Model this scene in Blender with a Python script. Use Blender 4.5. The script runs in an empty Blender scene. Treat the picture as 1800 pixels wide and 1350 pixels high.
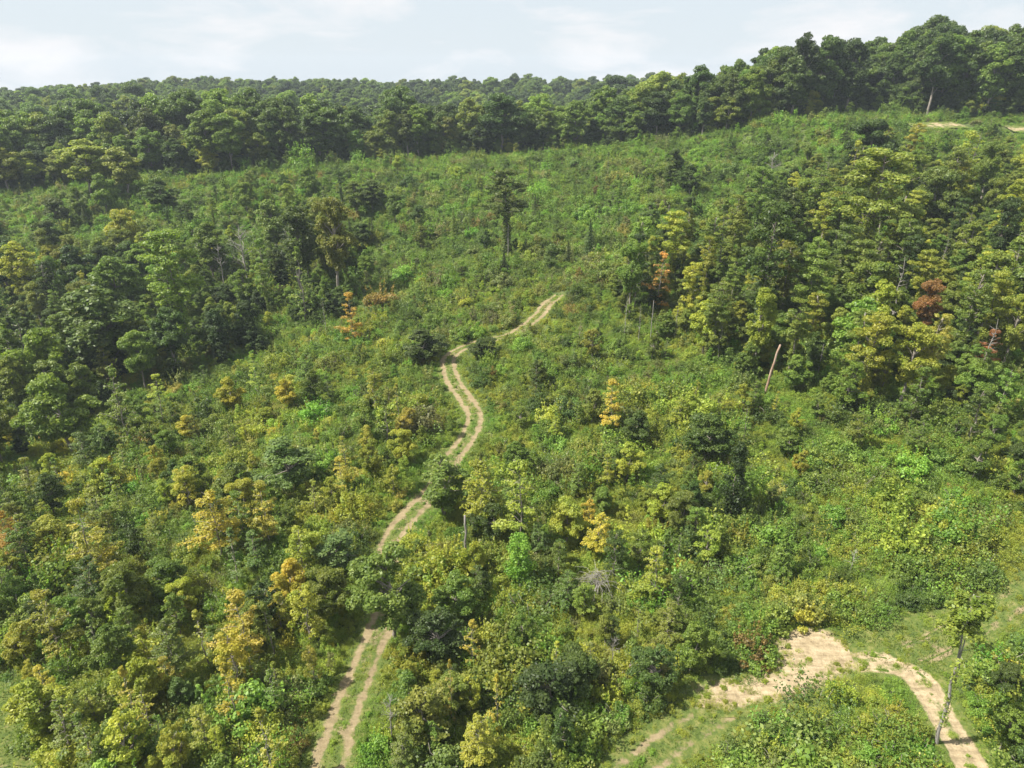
import bpy, math, random
import numpy as np
from mathutils import Matrix

S = bpy.context.scene
COL = S.collection
R = math.radians
rng = np.random.default_rng(11)
random.seed(5)

# ------------------------------------------------------------------ camera
CZ, F, PITCH = 45.0, 1200.0, math.atan(540 / 1200)          # pixels of the 1800 x 1350 photograph
cam = bpy.data.objects.new('camera', bpy.data.cameras.new('camera'))
COL.objects.link(cam)
cam.location = (0, 0, CZ)
cam.rotation_euler = (math.pi / 2 - PITCH, 0, 0)
cam.data.sensor_width = 36; cam.data.lens = 24
cam.data.clip_start = 0.5; cam.data.clip_end = 6000
S.camera = cam

# ------------------------------------------------------------------ sky, sun, exposure
SUN_EL = R(54)
TO_SUN = np.array([-0.97, -0.12, 0.0]); TO_SUN /= np.linalg.norm(TO_SUN)
SUN_AZ = math.atan2(TO_SUN[0], TO_SUN[1])                    # from +Y, clockwise seen from above
W = bpy.data.worlds.new('World'); S.world = W; W.use_nodes = True
nt = W.node_tree; nt.nodes.clear()
def N(tree, typ, **kw):
    n = tree.nodes.new(typ)
    for k, v in kw.items(): setattr(n, k, v)
    return n
wo = N(nt, 'ShaderNodeOutputWorld'); bg = N(nt, 'ShaderNodeBackground')
sky = N(nt, 'ShaderNodeTexSky', sky_type='NISHITA', sun_disc=False)
sky.sun_elevation = SUN_EL; sky.sun_rotation = SUN_AZ
sky.air_density = 1.0; sky.dust_density = 2.0; sky.ozone_density = 1.0; sky.altitude = 200
tc = N(nt, 'ShaderNodeTexCoord'); mp = N(nt, 'ShaderNodeMapping'); mp.inputs['Scale'].default_value = (1.0, 1.0, 3.6)
mp.inputs['Rotation'].default_value = (0, R(12), 0)
no = N(nt, 'ShaderNodeTexNoise'); no.inputs['Scale'].default_value = 5.5; no.inputs['Detail'].default_value = 8; no.inputs['Roughness'].default_value = .55
no.inputs['Distortion'].default_value = .35
cr = N(nt, 'ShaderNodeValToRGB'); cr.color_ramp.elements[0].position = .47; cr.color_ramp.elements[1].position = .66
cr.color_ramp.elements[0].color = (0, 0, 0, 1)
veil = N(nt, 'ShaderNodeMix', data_type='RGBA'); veil.inputs[0].default_value = .92; veil.inputs[7].default_value = (3.45, 3.8, 4.08, 1)
cl = N(nt, 'ShaderNodeMix', data_type='RGBA'); cl.inputs[7].default_value = (4.4, 4.38, 4.45, 1)
L = nt.links.new
L(tc.outputs['Generated'], mp.inputs[0]); L(mp.outputs[0], no.inputs['Vector']); L(no.outputs['Fac'], cr.inputs[0])
L(sky.outputs[0], veil.inputs[6]); L(veil.outputs[2], cl.inputs[6]); L(cr.outputs[0], cl.inputs[0])
L(cl.outputs[2], bg.inputs[0]); L(bg.outputs[0], wo.inputs[0])
bg.inputs[1].default_value = 0.1
sun = bpy.data.objects.new('sun', bpy.data.lights.new('sun', 'SUN')); COL.objects.link(sun)
sun.data.energy = 5.0; sun.data.angle = R(.6); sun.data.color = (1, .955, .87)
from mathutils import Vector
sd = Vector((TO_SUN[0] * math.cos(SUN_EL), TO_SUN[1] * math.cos(SUN_EL), math.sin(SUN_EL)))
sun.rotation_euler = sd.to_track_quat('Z', 'Y').to_euler()
S.view_settings.view_transform = 'Standard'; S.view_settings.look = 'None'
S.view_settings.gamma = 1.0; S.view_settings.exposure = 1.12
S.cycles.max_bounces = 5; S.cycles.diffuse_bounces = 3; S.cycles.glossy_bounces = 1
S.cycles.transmission_bounces = 3; S.cycles.volume_bounces = 0; S.cycles.caustics_reflective = False; S.cycles.caustics_refractive = False

# ------------------------------------------------------------------ picture <-> place
CP, SP = math.cos(PITCH), math.sin(PITCH)
def ray(px, py):
    a = (px - 900) / F; b = -(py - 675) / F
    return np.array([a, CP + b * SP, -SP + b * CP])
def project(P):
    P = np.atleast_2d(P); x = P[:, 0]; y = P[:, 1]; z = P[:, 2] - CZ
    d = y * CP - z * SP; u = y * SP + z * CP
    d = np.maximum(d, 1e-3)
    return 900 + F * x / d, 675 - F * u / d, d

# ------------------------------------------------------------------ terrain
ctrl = []
def by_drop(px, rows):
    for py, dr in rows:
        r = ray(px, py); t = dr / -r[2]; ctrl.append((r[0] * t, r[1] * t, dr))
by_drop(-50, [(1350, 43), (1150, 44), (900, 47), (760, 51), (650, 51), (550, 49), (480, 45), (400, 39), (345, 32.5)])
by_drop(200, [(1350, 42.5), (1150, 44), (900, 46), (760, 49), (650, 49), (550, 47), (480, 44), (400, 38), (340, 32)])
by_drop(450, [(1350, 42), (1150, 43), (900, 44), (760, 45), (650, 46), (550, 45), (480, 42.5), (400, 37), (325, 29)])
by_drop(680, [(1350, 42), (1150, 43), (900, 43), (700, 42), (550, 41.5), (480, 39), (400, 35), (290, 26)])
by_drop(900, [(1350, 42), (1150, 43), (900, 43), (650, 40), (540, 39), (480, 37), (400, 33.5), (330, 28.5), (278, 24)])
by_drop(1120, [(1350, 42), (1150, 42.5), (900, 42), (650, 39), (500, 35), (400, 31), (320, 26), (265, 20.5)])
by_drop(1350, [(1350, 42), (1150, 42), (900, 41), (650, 37), (500, 33), (400, 29), (300, 22), (235, 14.5)])
by_drop(1550, [(1350, 42), (1150, 42), (900, 40), (650, 35), (500, 31.5), (400, 27), (300, 20), (208, 11)])
by_drop(1850, [(1350, 42), (1150, 41), (900, 38), (650, 33), (500, 30), (400, 26), (300, 20), (228, 13)])
for x, y, d in [(0, 262, 27), (0, 310, 42), (0, 400, 38), (0, 500, 25), (0, 620, 17), (0, 800, 30), (-70, 262, 30), (-150, 255, 34.5),
                (-250, 300, 39), (-150, 320, 33), (-300, 380, 30), (-200, 430, 23), (-380, 560, 24), (-180, 620, 18), (-200, 240, 40),
                (120, 255, 13), (150, 270, 9), (220, 300, 6), (90, 300, 22), (60, 262, 23), (250, 400, 9), (100, 400, 34), (150, 520, 20), (160, 640, 16),
                (0, -60, 43), (-160, -60, 43), (160, -60, 40), (-170, 50, 52), (160, 50, 33), (230, 150, 15), (-240, 120, 48),
                (-480, 300, 46), (450, 300, 6), (-520, 720, 30), (520, 720, 18), (0, 1050, 30), (300, 560, 14), (-100, 520, 24)]:
    ctrl.append((x, y, d))
ctrl = np.array(ctrl); CX = ctrl[:, :2] / 100; n = len(CX)
def U(r2): return .5 * r2 * np.log(r2 + 1e-12)
A = np.zeros((n + 3, n + 3))
A[:n, :n] = U(((CX[:, None] - CX[None]) ** 2).sum(-1)) + np.eye(n) * .004
A[:n, n] = 1; A[:n, n + 1:] = CX; A[n, :n] = 1; A[n + 1:, :n] = CX.T
sol = np.linalg.solve(A, np.r_[CZ - ctrl[:, 2], 0, 0, 0])
def hash2(i, j, s):
    h = (i.astype(np.int64) * 374761393 + j.astype(np.int64) * 668265263 + s * 974711) & 0x7fffffff
    h = ((h ^ (h >> 13)) * 1274126177) & 0x7fffffff
    return ((h ^ (h >> 16)) & 0xffff) / 65535.0
def vnoise(x, y, s=0):
    x = np.asarray(x, float); y = np.asarray(y, float)
    i = np.floor(x); j = np.floor(y); u = x - i; v = y - j; u = u * u * (3 - 2 * u); v = v * v * (3 - 2 * v)
    a = hash2(i, j, s); b = hash2(i + 1, j, s); c = hash2(i, j + 1, s); d = hash2(i + 1, j + 1, s)
    return (a * (1 - u) + b * u) * (1 - v) + (c * (1 - u) + d * u) * v
def fbm(x, y, s=0): return (vnoise(x, y, s) * .55 + vnoise(x * 2.1, y * 2.1, s + 1) * .3 + vnoise(x * 4.3, y * 4.3, s + 2) * .15)
def tps(x, y):
    P = np.stack([x, y], -1) / 100
    z = sol[n] + P @ sol[n + 1:]
    for k in range(n): z = z + sol[k] * U(((P - CX[k]) ** 2).sum(-1))
    return z
def spaced(marks):
    out = [marks[0][0]]
    for a, b, s in marks:
        m = max(1, int(round((b - a) / s))); out += list(a + (b - a) * np.arange(1, m + 1) / m)
    return np.array(out)
GX = spaced([(-820, -420, 20), (-420, -200, 6), (-200, -90, 2), (-90, 110, 1), (110, 210, 2), (210, 420, 6), (420, 820, 20)])
GY = spaced([(-160, 10, 10), (10, 130, 1), (130, 260, 2), (260, 700, 6), (700, 1100, 20)])
gx, gy = np.meshgrid(GX, GY)
GZ = tps(np.clip(gx, -520, 520), np.clip(gy, -100, 1000))
GZ = np.where((np.abs(gx) > 520) | (gy > 1000), np.clip(GZ, 5, 34), GZ)
GZ += (fbm(gx / 11, gy / 11, 3) - .5) * 1.3
def height(x, y):
    x = np.asarray(x, float); y = np.asarray(y, float)
    i = np.clip(np.searchsorted(GX, x) - 1, 0, len(GX) - 2); j = np.clip(np.searchsorted(GY, y) - 1, 0, len(GY) - 2)
    u = (x - GX[i]) / (GX[i + 1] - GX[i]); v = (y - GY[j]) / (GY[j + 1] - GY[j])
    return (GZ[j, i] * (1 - u) + GZ[j, i + 1] * u) * (1 - v) + (GZ[j + 1, i] * (1 - u) + GZ[j + 1, i + 1] * u) * v
TT = np.concatenate([np.arange(25, 130, .35), np.arange(130, 700, 1.2)])
def ground(px, py):
    """the first point of the ground met by the sight line through a pixel of the photograph"""
    r = ray(px, py); t = TT; z = CZ + r[2] * t - height(r[0] * t, r[1] * t)
    k = np.argmax(z < 0)
    if z[k] >= 0: return None
    if k == 0: return np.array([r[0] * t[0], r[1] * t[0], 0])
    a = z[k - 1] / (z[k - 1] - z[k]); tt = t[k - 1] + (t[k] - t[k - 1]) * a
    x, y = r[0] * tt, r[1] * tt
    return np.array([x, y, float(height(x, y))])

# ------------------------------------------------------------------ materials
def new_mat(name):
    m = bpy.data.materials.new(name); m.use_nodes = True; m.node_tree.nodes.clear(); return m, m.node_tree
def leaf_mat(name, source, translucent=.4):
    m, t = new_mat(name); l = t.links.new
    out = N(t, 'ShaderNodeOutputMaterial'); pb = N(t, 'ShaderNodeBsdfPrincipled'); tr = N(t, 'ShaderNodeBsdfTranslucent'); mx = N(t, 'ShaderNodeMixShader')
    if source == 'object': c = N(t, 'ShaderNodeObjectInfo').outputs['Color']
    else: c = N(t, 'ShaderNodeAttribute', attribute_type='INSTANCER', attribute_name='tint').outputs['Color']
    lv = N(t, 'ShaderNodeAttribute', attribute_name='lv')
    hs = N(t, 'ShaderNodeHueSaturation')
    mr = N(t, 'ShaderNodeMapRange'); mr.inputs[3].default_value = .62; mr.inputs[4].default_value = 1.45
    mh = N(t, 'ShaderNodeMapRange'); mh.inputs[3].default_value = .512; mh.inputs[4].default_value = .484
    l(lv.outputs['Fac'], mr.inputs[0]); l(lv.outputs['Fac'], mh.inputs[0])
    ge = N(t, 'ShaderNodeNewGeometry'); gn = N(t, 'ShaderNodeTexNoise'); gn.inputs['Scale'].default_value = .55; gn.inputs['Detail'].default_value = 3
    gr = N(t, 'ShaderNodeMapRange'); gr.inputs[1].default_value = .38; gr.inputs[2].default_value = .66; gr.inputs[4].default_value = .8
    gm = N(t, 'ShaderNodeMix', data_type='RGBA'); gc = N(t, 'ShaderNodeMix', data_type='RGBA', blend_type='MULTIPLY'); gc.inputs[0].default_value = 1; gc.inputs[7].default_value = (.6, .76, .66, 1)
    l(ge.outputs['Position'], gn.inputs['Vector']); l(gn.outputs['Fac'], gr.inputs[0]); l(gr.outputs[0], gm.inputs[0]); l(c, gc.inputs[6]); l(c, gm.inputs[6]); l(gc.outputs[2], gm.inputs[7])
    l(gm.outputs[2], hs.inputs['Color']); l(mr.outputs[0], hs.inputs['Value']); l(mh.outputs[0], hs.inputs['Hue'])
    l(hs.outputs[0], pb.inputs['Base Color']); pb.inputs['Roughness'].default_value = .5; pb.inputs['Specular IOR Level'].default_value = .35
    tm = N(t, 'ShaderNodeMix', data_type='RGBA', blend_type='MULTIPLY'); tm.inputs[0].default_value = 1; tm.inputs[7].default_value = (1.5, 1.55, .75, 1)
    l(hs.outputs[0], tm.inputs[6]); l(tm.outputs[2], tr.inputs['Color'])
    mx.inputs[0].default_value = translucent
    l(pb.outputs[0], mx.inputs[1]); l(tr.outputs[0], mx.inputs[2]); l(mx.outputs[0], out.inputs[0])
    return m
def noise_mat(name, stops, scale, rough=.9, stretch=(1, 1, 1), bump=.4):
    m, t = new_mat(name); l = t.links.new
    out = N(t, 'ShaderNodeOutputMaterial'); pb = N(t, 'ShaderNodeBsdfPrincipled'); g = N(t, 'ShaderNodeTexCoord'); mpn = N(t, 'ShaderNodeMapping')
    mpn.inputs['Scale'].default_value = stretch
    nz = N(t, 'ShaderNodeTexNoise'); nz.inputs['Scale'].default_value = scale; nz.inputs['Detail'].default_value = 6; nz.inputs['Roughness'].default_value = .65
    r = N(t, 'ShaderNodeValToRGB'); e = r.color_ramp.elements
    e[0].position, e[0].color = stops[0][0], (*stops[0][1], 1); e[1].position, e[1].color = stops[-1][0], (*stops[-1][1], 1)
    for p, c in stops[1:-1]:
        q = e.new(p); q.color = (*c, 1)
    b = N(t, 'ShaderNodeBump'); b.inputs['Strength'].default_value = bump; b.inputs['Distance'].default_value = .05
    l(g.outputs['Object'], mpn.inputs[0]); l(mpn.outputs[0], nz.inputs['Vector']); l(nz.outputs['Fac'], r.inputs[0]); l(r.outputs[0], pb.inputs['Base Color'])
    l(nz.outputs['Fac'], b.inputs['Height']); l(b.outputs[0], pb.inputs['Normal']); pb.inputs['Roughness'].default_value = rough
    pb.inputs['Specular IOR Level'].default_value = .2
    l(pb.outputs[0], out.inputs[0]); return m
M_LEAF = leaf_mat('leaves', 'object'); M_STUFF = leaf_mat('leaves_of_cover', 'instancer')
M_BARK = noise_mat('bark', [(.3, (.12, .1, .08)), (.55, (.25, .22, .185)), (.78, (.4, .37, .33))], 3, stretch=(2, 2, .5))
M_PALE = noise_mat('weathered_wood', [(.3, (.13, .11, .095)), (.55, (.28, .26, .23)), (.8, (.46, .43, .39))], 4, stretch=(3, 3, .4))
M_RED = noise_mat('peeling_wood', [(.3, (.16, .09, .055)), (.5, (.3, .2, .14)), (.7, (.5, .45, .4))], 1.5, stretch=(2, 2, .5))
GRASSES = [(.3, (.045, .07, .018)), (.48, (.085, .115, .026)), (.6, (.14, .15, .042)), (.78, (.24, .2, .1))]
M_GROUND = noise_mat('earth_and_grass', [(.32, (.04, .055, .018)), (.5, (.065, .09, .025)), (.72, (.12, .13, .045))], .8)

def dirt_mat(name, kind):
    """bare soil; the attribute 'soil' (0..1) says how worn the ground is, noise breaks the edge up"""
    m, t = new_mat(name); l = t.links.new
    out = N(t, 'ShaderNodeOutputMaterial'); pb = N(t, 'ShaderNodeBsdfPrincipled'); g = N(t, 'ShaderNodeNewGeometry')
    def noise(sc, det=6, rough=.6, vec=None):
        q = N(t, 'ShaderNodeTexNoise'); q.inputs['Scale'].default_value = sc; q.inputs['Detail'].default_value = det; q.inputs['Roughness'].default_value = rough
        l(vec or g.outputs['Position'], q.inputs['Vector']); return q.outputs['Fac']
    def ramp(fac, stops):
        r = N(t, 'ShaderNodeValToRGB'); e = r.color_ramp.elements
        e[0].position, e[0].color = stops[0][0], (*stops[0][1], 1); e[1].position, e[1].color = stops[-1][0], (*stops[-1][1], 1)
        for p, c in stops[1:-1]:
            q = e.new(p); q.color = (*c, 1)
        l(fac, r.inputs[0]); return r.outputs[0]
    st = N(t, 'ShaderNodeMapping'); st.inputs['Rotation'].default_value = (0, 0, R(-35)); st.inputs['Scale'].default_value = (.45, 2.4, 1); l(g.outputs['Position'], st.inputs[0])
    av = N(t, 'ShaderNodeMix', data_type='FLOAT'); av.inputs[0].default_value = .5; l(noise(1.3, 9, .75), av.inputs[2]); l(noise(1.2, 8, .7, st.outputs[0]), av.inputs[3])
    sand = ramp(av.outputs[0], [(.3, (.13, .1, .056)), (.42, (.22, .17, .1)), (.53, (.34, .268, .165)), (.68, (.46, .375, .25))] if kind == 'sand' else
                [(.3, (.12, .092, .05)), (.5, (.22, .172, .098)), (.72, (.34, .27, .165))])
    grass = ramp(noise(1.7, 8, .7), GRASSES)
    soil = N(t, 'ShaderNodeAttribute', attribute_name='soil').outputs['Fac']
    nb = noise(.9 if kind == 'sand' else 1.6, 8, .75)
    ad = N(t, 'ShaderNodeMath', operation='ADD'); l(soil, ad.inputs[0]); l(nb, ad.inputs[1])
    mr = N(t, 'ShaderNodeMapRange'); mr.inputs[1].default_value = .88; mr.inputs[2].default_value = 1.06; l(ad.outputs[0], mr.inputs[0])
    mx = N(t, 'ShaderNodeMix', data_type='RGBA'); l(mr.outputs[0], mx.inputs[0]); l(grass, mx.inputs[6]); l(sand, mx.inputs[7])
    b = N(t, 'ShaderNodeBump'); b.inputs['Strength'].default_value = .9; b.inputs['Distance'].default_value = .22
    l(noise(1.4, 8, .7), b.inputs['Height']); l(b.outputs[0], pb.inputs['Normal'])
    l(mx.outputs[2], pb.inputs['Base Color']); pb.inputs['Roughness'].default_value = .95; pb.inputs['Specular IOR Level'].default_value = .1
    l(pb.outputs[0], out.inputs[0]); return m
M_SAND = dirt_mat('sandy_soil', 'sand'); M_TRAIL = dirt_mat('trail_soil', 'trail')

# ------------------------------------------------------------------ mesh helpers
def mesh(name, V, Fc, mats, attr=None, smooth=False):
    me = bpy.data.meshes.new(name)
    V = np.asarray(V, np.float32); Fc = np.asarray(Fc, np.int32); k = Fc.shape[1]
    me.vertices.add(len(V)); me.vertices.foreach_set('co', V.ravel())
    me.loops.add(Fc.size); me.loops.foreach_set('vertex_index', Fc.ravel())
    me.polygons.add(len(Fc)); me.polygons.foreach_set('loop_start', np.arange(0, Fc.size, k, dtype=np.int32))
    me.polygons.foreach_set('loop_total', np.full(len(Fc), k, np.int32))
    if smooth: me.polygons.foreach_set('use_smooth', np.ones(len(Fc), bool))
    for m in mats: me.materials.append(m)
    me.update(calc_edges=True)
    if attr:
        for an, (dom, val) in attr.items():
            a = me.attributes.new(an, 'FLOAT', dom); a.data.foreach_set('value', np.asarray(val, np.float32))
    return me
def link(name, me, parent=None):
    o = bpy.data.objects.new(name, me); COL.objects.link(o)
    if parent: o.parent = parent
    return o
def norm(v): return v / np.maximum(np.linalg.norm(v, axis=-1, keepdims=True), 1e-9)

class Leaves:
    def __init__(s): s.c, s.nrm, s.sz = [], [], []
    def add(s, c, nrm, sz): s.c.append(c); s.nrm.append(norm(nrm)); s.sz.append(sz)
    def clump(s, c, r, n, leaf, flat=.75, shell=.55, up=.55, rand=.65):
        d = norm(rng.normal(size=(n, 3))); rad = (shell + (1 - shell) * rng.random((n, 1)) ** .6) * r
        p = d * rad * np.array([1, 1, flat])
        s.add(np.asarray(c) + p, d + np.array([0, 0, up]) + rng.normal(size=(n, 3)) * rand, leaf * rng.uniform(.65, 1.35, n))
    def fan(s, a, b, width, n, leaf, thick=.08, droop=.12):
        """a flat spray of leaves along the twig a-b"""
        a = np.asarray(a, float); b = np.asarray(b, float); d = b - a; Ld = np.linalg.norm(d); d = d / Ld
        side = norm(np.cross(d, [0, 0, 1])); u = rng.random(n) ** .8; w = (rng.random(n) * 2 - 1) * width * np.sin(np.pi * (.12 + .82 * u))
        p = a + d * (u * Ld)[:, None] + side * w[:, None]
        p[:, 2] += rng.normal(size=n) * thick - droop * np.abs(w) - droop * Ld * u ** 3
        s.add(p, np.array([0, 0, 1.]) + d * .25 + rng.normal(size=(n, 3)) * .38, leaf * rng.uniform(.65, 1.35, n))
    def build(s, name):
        c = np.concatenate(s.c); nr = np.concatenate(s.nrm); sz = np.concatenate(s.sz)[:, None]; m = len(c)
        t = norm(np.cross(nr, rng.normal(size=(m, 3)))); b = np.cross(nr, t)
        V = np.stack([c - t * sz * .55, c + b * sz * .36 - nr * sz * .08, c + t * sz * .55 - nr * sz * .12, c - b * sz * .36 - nr * sz * .08], 1).reshape(-1, 3)
        lv = np.clip(.5 + rng.normal(size=m) * .24, 0, 1)
        return mesh(name, V, np.arange(m * 4).reshape(-1, 4), [M_LEAF], {'lv': ('FACE', lv)})

class Wood:
    def __init__(s): s.V, s.F, s.n = [], [], 0
    def tube(s, pts, r0, r1, k=6):
        pts = np.asarray(pts, float); m = len(pts)
        for i in range(m):
            d = pts[min(i + 1, m - 1)] - pts[max(i - 1, 0)]; d = d / (np.linalg.norm(d) + 1e-9)
            x = np.cross(d, [.3, .9, .1]); x /= np.linalg.norm(x) + 1e-9; y = np.cross(d, x)
            r = r0 + (r1 - r0) * i / (m - 1); a = np.arange(k) * 2 * np.pi / k
            s.V.append(pts[i] + r * (np.cos(a)[:, None] * x + np.sin(a)[:, None] * y))
        for i in range(m - 1):
            for j in range(k):
                a = s.n + i * k + j; b = s.n + i * k + (j + 1) % k
                s.F.append((a, b, b + k, a + k))
        s.V.append(pts[-1:] + 0); s.n += m * k
        top = s.n; s.n += 1
        for j in range(0, k): s.F.append((top - k + j, top - k + (j + 1) % k, top, top))
    def limb(s, a, b, r0, r1, sag=0., k=5, wob=.06, seg=5):
        a = np.asarray(a, float); b = np.asarray(b, float); t = np.linspace(0, 1, seg)[:, None]; Ld = np.linalg.norm(b - a)
        p = a + (b - a) * t; p[:, 2] += sag * Ld * np.sin(np.pi * t[:, 0]); p[1:-1] += rng.normal(size=(seg - 2, 3)) * wob * Ld
        s.tube(p, r0, r1, k); return p
    def build(s, name, mat):
        V = np.concatenate(s.V); quads = [f for f in s.F if f[2] != f[3]]; tris = [f[:3] for f in s.F if f[2] == f[3]]
        me = bpy.data.meshes.new(name); me.from_pydata(V.tolist(), [], quads + tris); me.materials.append(mat)
        me.polygons.foreach_set('use_smooth', np.ones(len(me.polygons), bool)); me.update(); return me

# ------------------------------------------------------------------ kinds of plants: each returns {part name: mesh}, natural height, crown radius
def broad_tree(H, Rc, nl, leaf, dens, base=.28, flat=.68, lobe=(.26, .42), nsub=9):
    lv, w = Leaves(), Wood()
    lean = rng.normal(size=2) * .03 * H
    tp = w.limb((0, 0, -.6), (lean[0], lean[1], H * .86), .017 * H, .003 * H, k=7, wob=.012, seg=8)
    cz = H * (base + 1) / 2; hz = H * (1 - base) / 2
    for i in range(nl + nl // 4 + 4):
        d = norm(rng.normal(size=3)); q = .5 + .36 * rng.random()
        if d[2] > .8: q = min(q, .74)
        if i >= nl: d = norm(np.array([d[0], d[1], -abs(d[2]) - .5]))
        if i >= nl + nl // 4: d = norm(np.array([d[0] * .25, d[1] * .25, 1.])); q = .25 + .17 * (i - nl - nl // 4)
        if d[2] < -.1: d[2] *= .75
        wid = Rc * (1.0 if d[2] > -.2 else .8)
        c = np.array([d[0] * wid * q + lean[0] * .6, d[1] * wid * q + lean[1] * .6, cz + d[2] * hz * q])
        rl = Rc * rng.uniform(*lobe)
        zt = min(c[2] - .1 * H * rng.random() - .06 * H, H * .8)
        k = int(np.clip(np.searchsorted(tp[:, 2], max(zt * .85, .18 * H)), 1, len(tp) - 1))
        w.limb(tp[k], c, .0055 * H, .0015 * H, sag=.05, k=4, wob=.05)
        for j in range(nsub):
            e = norm(rng.normal(size=3)); e[2] = abs(e[2]) * .9 - .25
            rs = rl * rng.uniform(.34, .62)
            lv.clump(c + e * rl * .72, rs, int(dens * 30 * rs * rs / (leaf * leaf)), leaf, flat=flat)
    return {'trunk': w.build('trunk', M_BARK), 'crown': lv.build('crown')}, H, Rc
def layered_tree(H, Rc, nb, leaf, dens, base=.15, top=.25, pw=.8):
    lv, w = Leaves(), Wood()
    lean = rng.normal(size=2) * .025 * H
    tp = w.limb((0, 0, -.5), (lean[0], lean[1], H), .011 * H, .0015 * H, k=6, wob=.01, seg=9)
    for i in range(nb):
        u = (i + rng.random()) / nb; z = H * (base + (1 - base) * u)
        prof = (1 - u) ** pw * (1 - top) + top if u > .3 else (.72 + .9 * u)
        Lb = Rc * prof * rng.uniform(.5, 1.12); az = i * 2.4 + rng.normal() * .5
        k = min(int(u * 8), 7); o = tp[k] * 1.0; o = np.array([lean[0] * z / H, lean[1] * z / H, z])
        rise = rng.uniform(.05, .42) * (1 if u < .8 else 1.8)
        e = o + np.array([math.cos(az), math.sin(az), rise]) * Lb
        w.limb(o, e, .0035 * H, .0008 * H, sag=.05, k=3, wob=.03, seg=4)
        nf = 2 + int(Lb * 1.3)
        for f in range(nf):
            t0 = .22 + .5 * f / nf; a = o + (e - o) * t0; az2 = az + rng.normal() * .75
            b = a + np.array([math.cos(az2), math.sin(az2), rise * .5 + rng.normal() * .1]) * Lb * rng.uniform(.35, .6)
            wd = Lb * rng.uniform(.14, .24); ll = np.linalg.norm(b - a)
            lv.fan(a, b, wd, int(dens * wd * ll * 6.5 / leaf ** 2), leaf, thick=.05 + .025 * Lb)
    for i in range(5):
        lv.clump((lean[0] + rng.normal() * .08 * Rc, lean[1] + rng.normal() * .08 * Rc, H * rng.uniform(.88, 1.0)), Rc * .16, int(dens * 160), leaf)
    return {'trunk': w.build('trunk', M_BARK), 'crown': lv.build('crown')}, H, Rc
def slender_tree(H, Rc, leaf, dens, base=.35, ncl=34, bark=None, vine=True):
    lv, w = Leaves(), Wood()
    lean = rng.normal(size=2) * .03 * H
    tp = w.limb((0, 0, -.5), (lean[0], lean[1], H * .97), .013 * H, .003 * H, k=7, wob=.012, seg=9)
    if vine:
        for i in range(26):
            z = rng.uniform(.05, .75) * H; q = np.array([lean[0] * z / H, lean[1] * z / H, z])
            rv = Rc * rng.uniform(.14, .3); lv.clump(q, rv, int(dens * 30 * rv * rv / leaf ** 2), leaf, flat=1.7, up=.2)
    for i in range(ncl):
        u = rng.random() ** .7; z = H * (base + (1 - base) * u); az = rng.random() * 6.28
        rr = Rc * (.35 + .65 * math.sin(math.pi * (.15 + .8 * u))) * rng.uniform(.4, 1)
        c = np.array([lean[0] * z / H + math.cos(az) * rr, lean[1] * z / H + math.sin(az) * rr, z])
        w.limb((lean[0] * z / H, lean[1] * z / H, z - .35 * rr - .03 * H), c, .0035 * H, .001 * H, k=3, wob=.06, seg=4)
        rs = Rc * rng.uniform(.18, .38); lv.clump(c, rs, int(dens * 30 * rs * rs / leaf ** 2), leaf, flat=.5)
    return {'trunk': w.build('trunk', bark or M_BARK), 'crown': lv.build('crown')}, H, Rc
def column_tree(H, Rc, leaf, dens):
    lv, w = Leaves(), Wood(); tp = w.limb((0, 0, -.5), (0, 0, H * .9), .014 * H, .004 * H, k=6, wob=.01, seg=6)
    for i in range(90):
        u = rng.random(); z = H * (.03 + .95 * u); az = rng.random() * 6.28; rr = Rc * (.9 - .55 * u + .25 * math.sin(u * 17)) * rng.uniform(.35, 1)
        rs = Rc * rng.uniform(.2, .36); lv.clump((math.cos(az) * rr, math.sin(az) * rr, z), rs, int(dens * rs * rs / leaf ** 2 * 20), leaf, flat=.9, up=.4)
    return {'trunk': w.build('trunk', M_BARK), 'crown': lv.build('crown')}, H, Rc
def cone_tree(H, Rc, leaf, dens):
    lv, w = Leaves(), Wood(); w.limb((0, 0, -.5), (0, 0, H), .013 * H, .001 * H, k=6, wob=.006, seg=6)
    for i in range(70):
        u = i / 70; z = H * (.12 + .88 * u); Lb = Rc * (1.05 - u) * rng.uniform(.7, 1.1); az = i * 2.4
        d = np.array([math.cos(az), math.sin(az), -.05 + .35 * u]); o = np.array([0, 0, z])
        lv.fan(o, o + d * Lb, Lb * .28, int(dens * Lb * Lb * 2.0 / leaf ** 2) + 20, leaf, thick=.12, droop=.2)
        w.limb(o, o + d * Lb * .9, .003 * H, .001 * H, k=3, seg=3)
    return {'trunk': w.build('trunk', M_BARK), 'crown': lv.build('crown')}, H, Rc
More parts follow.
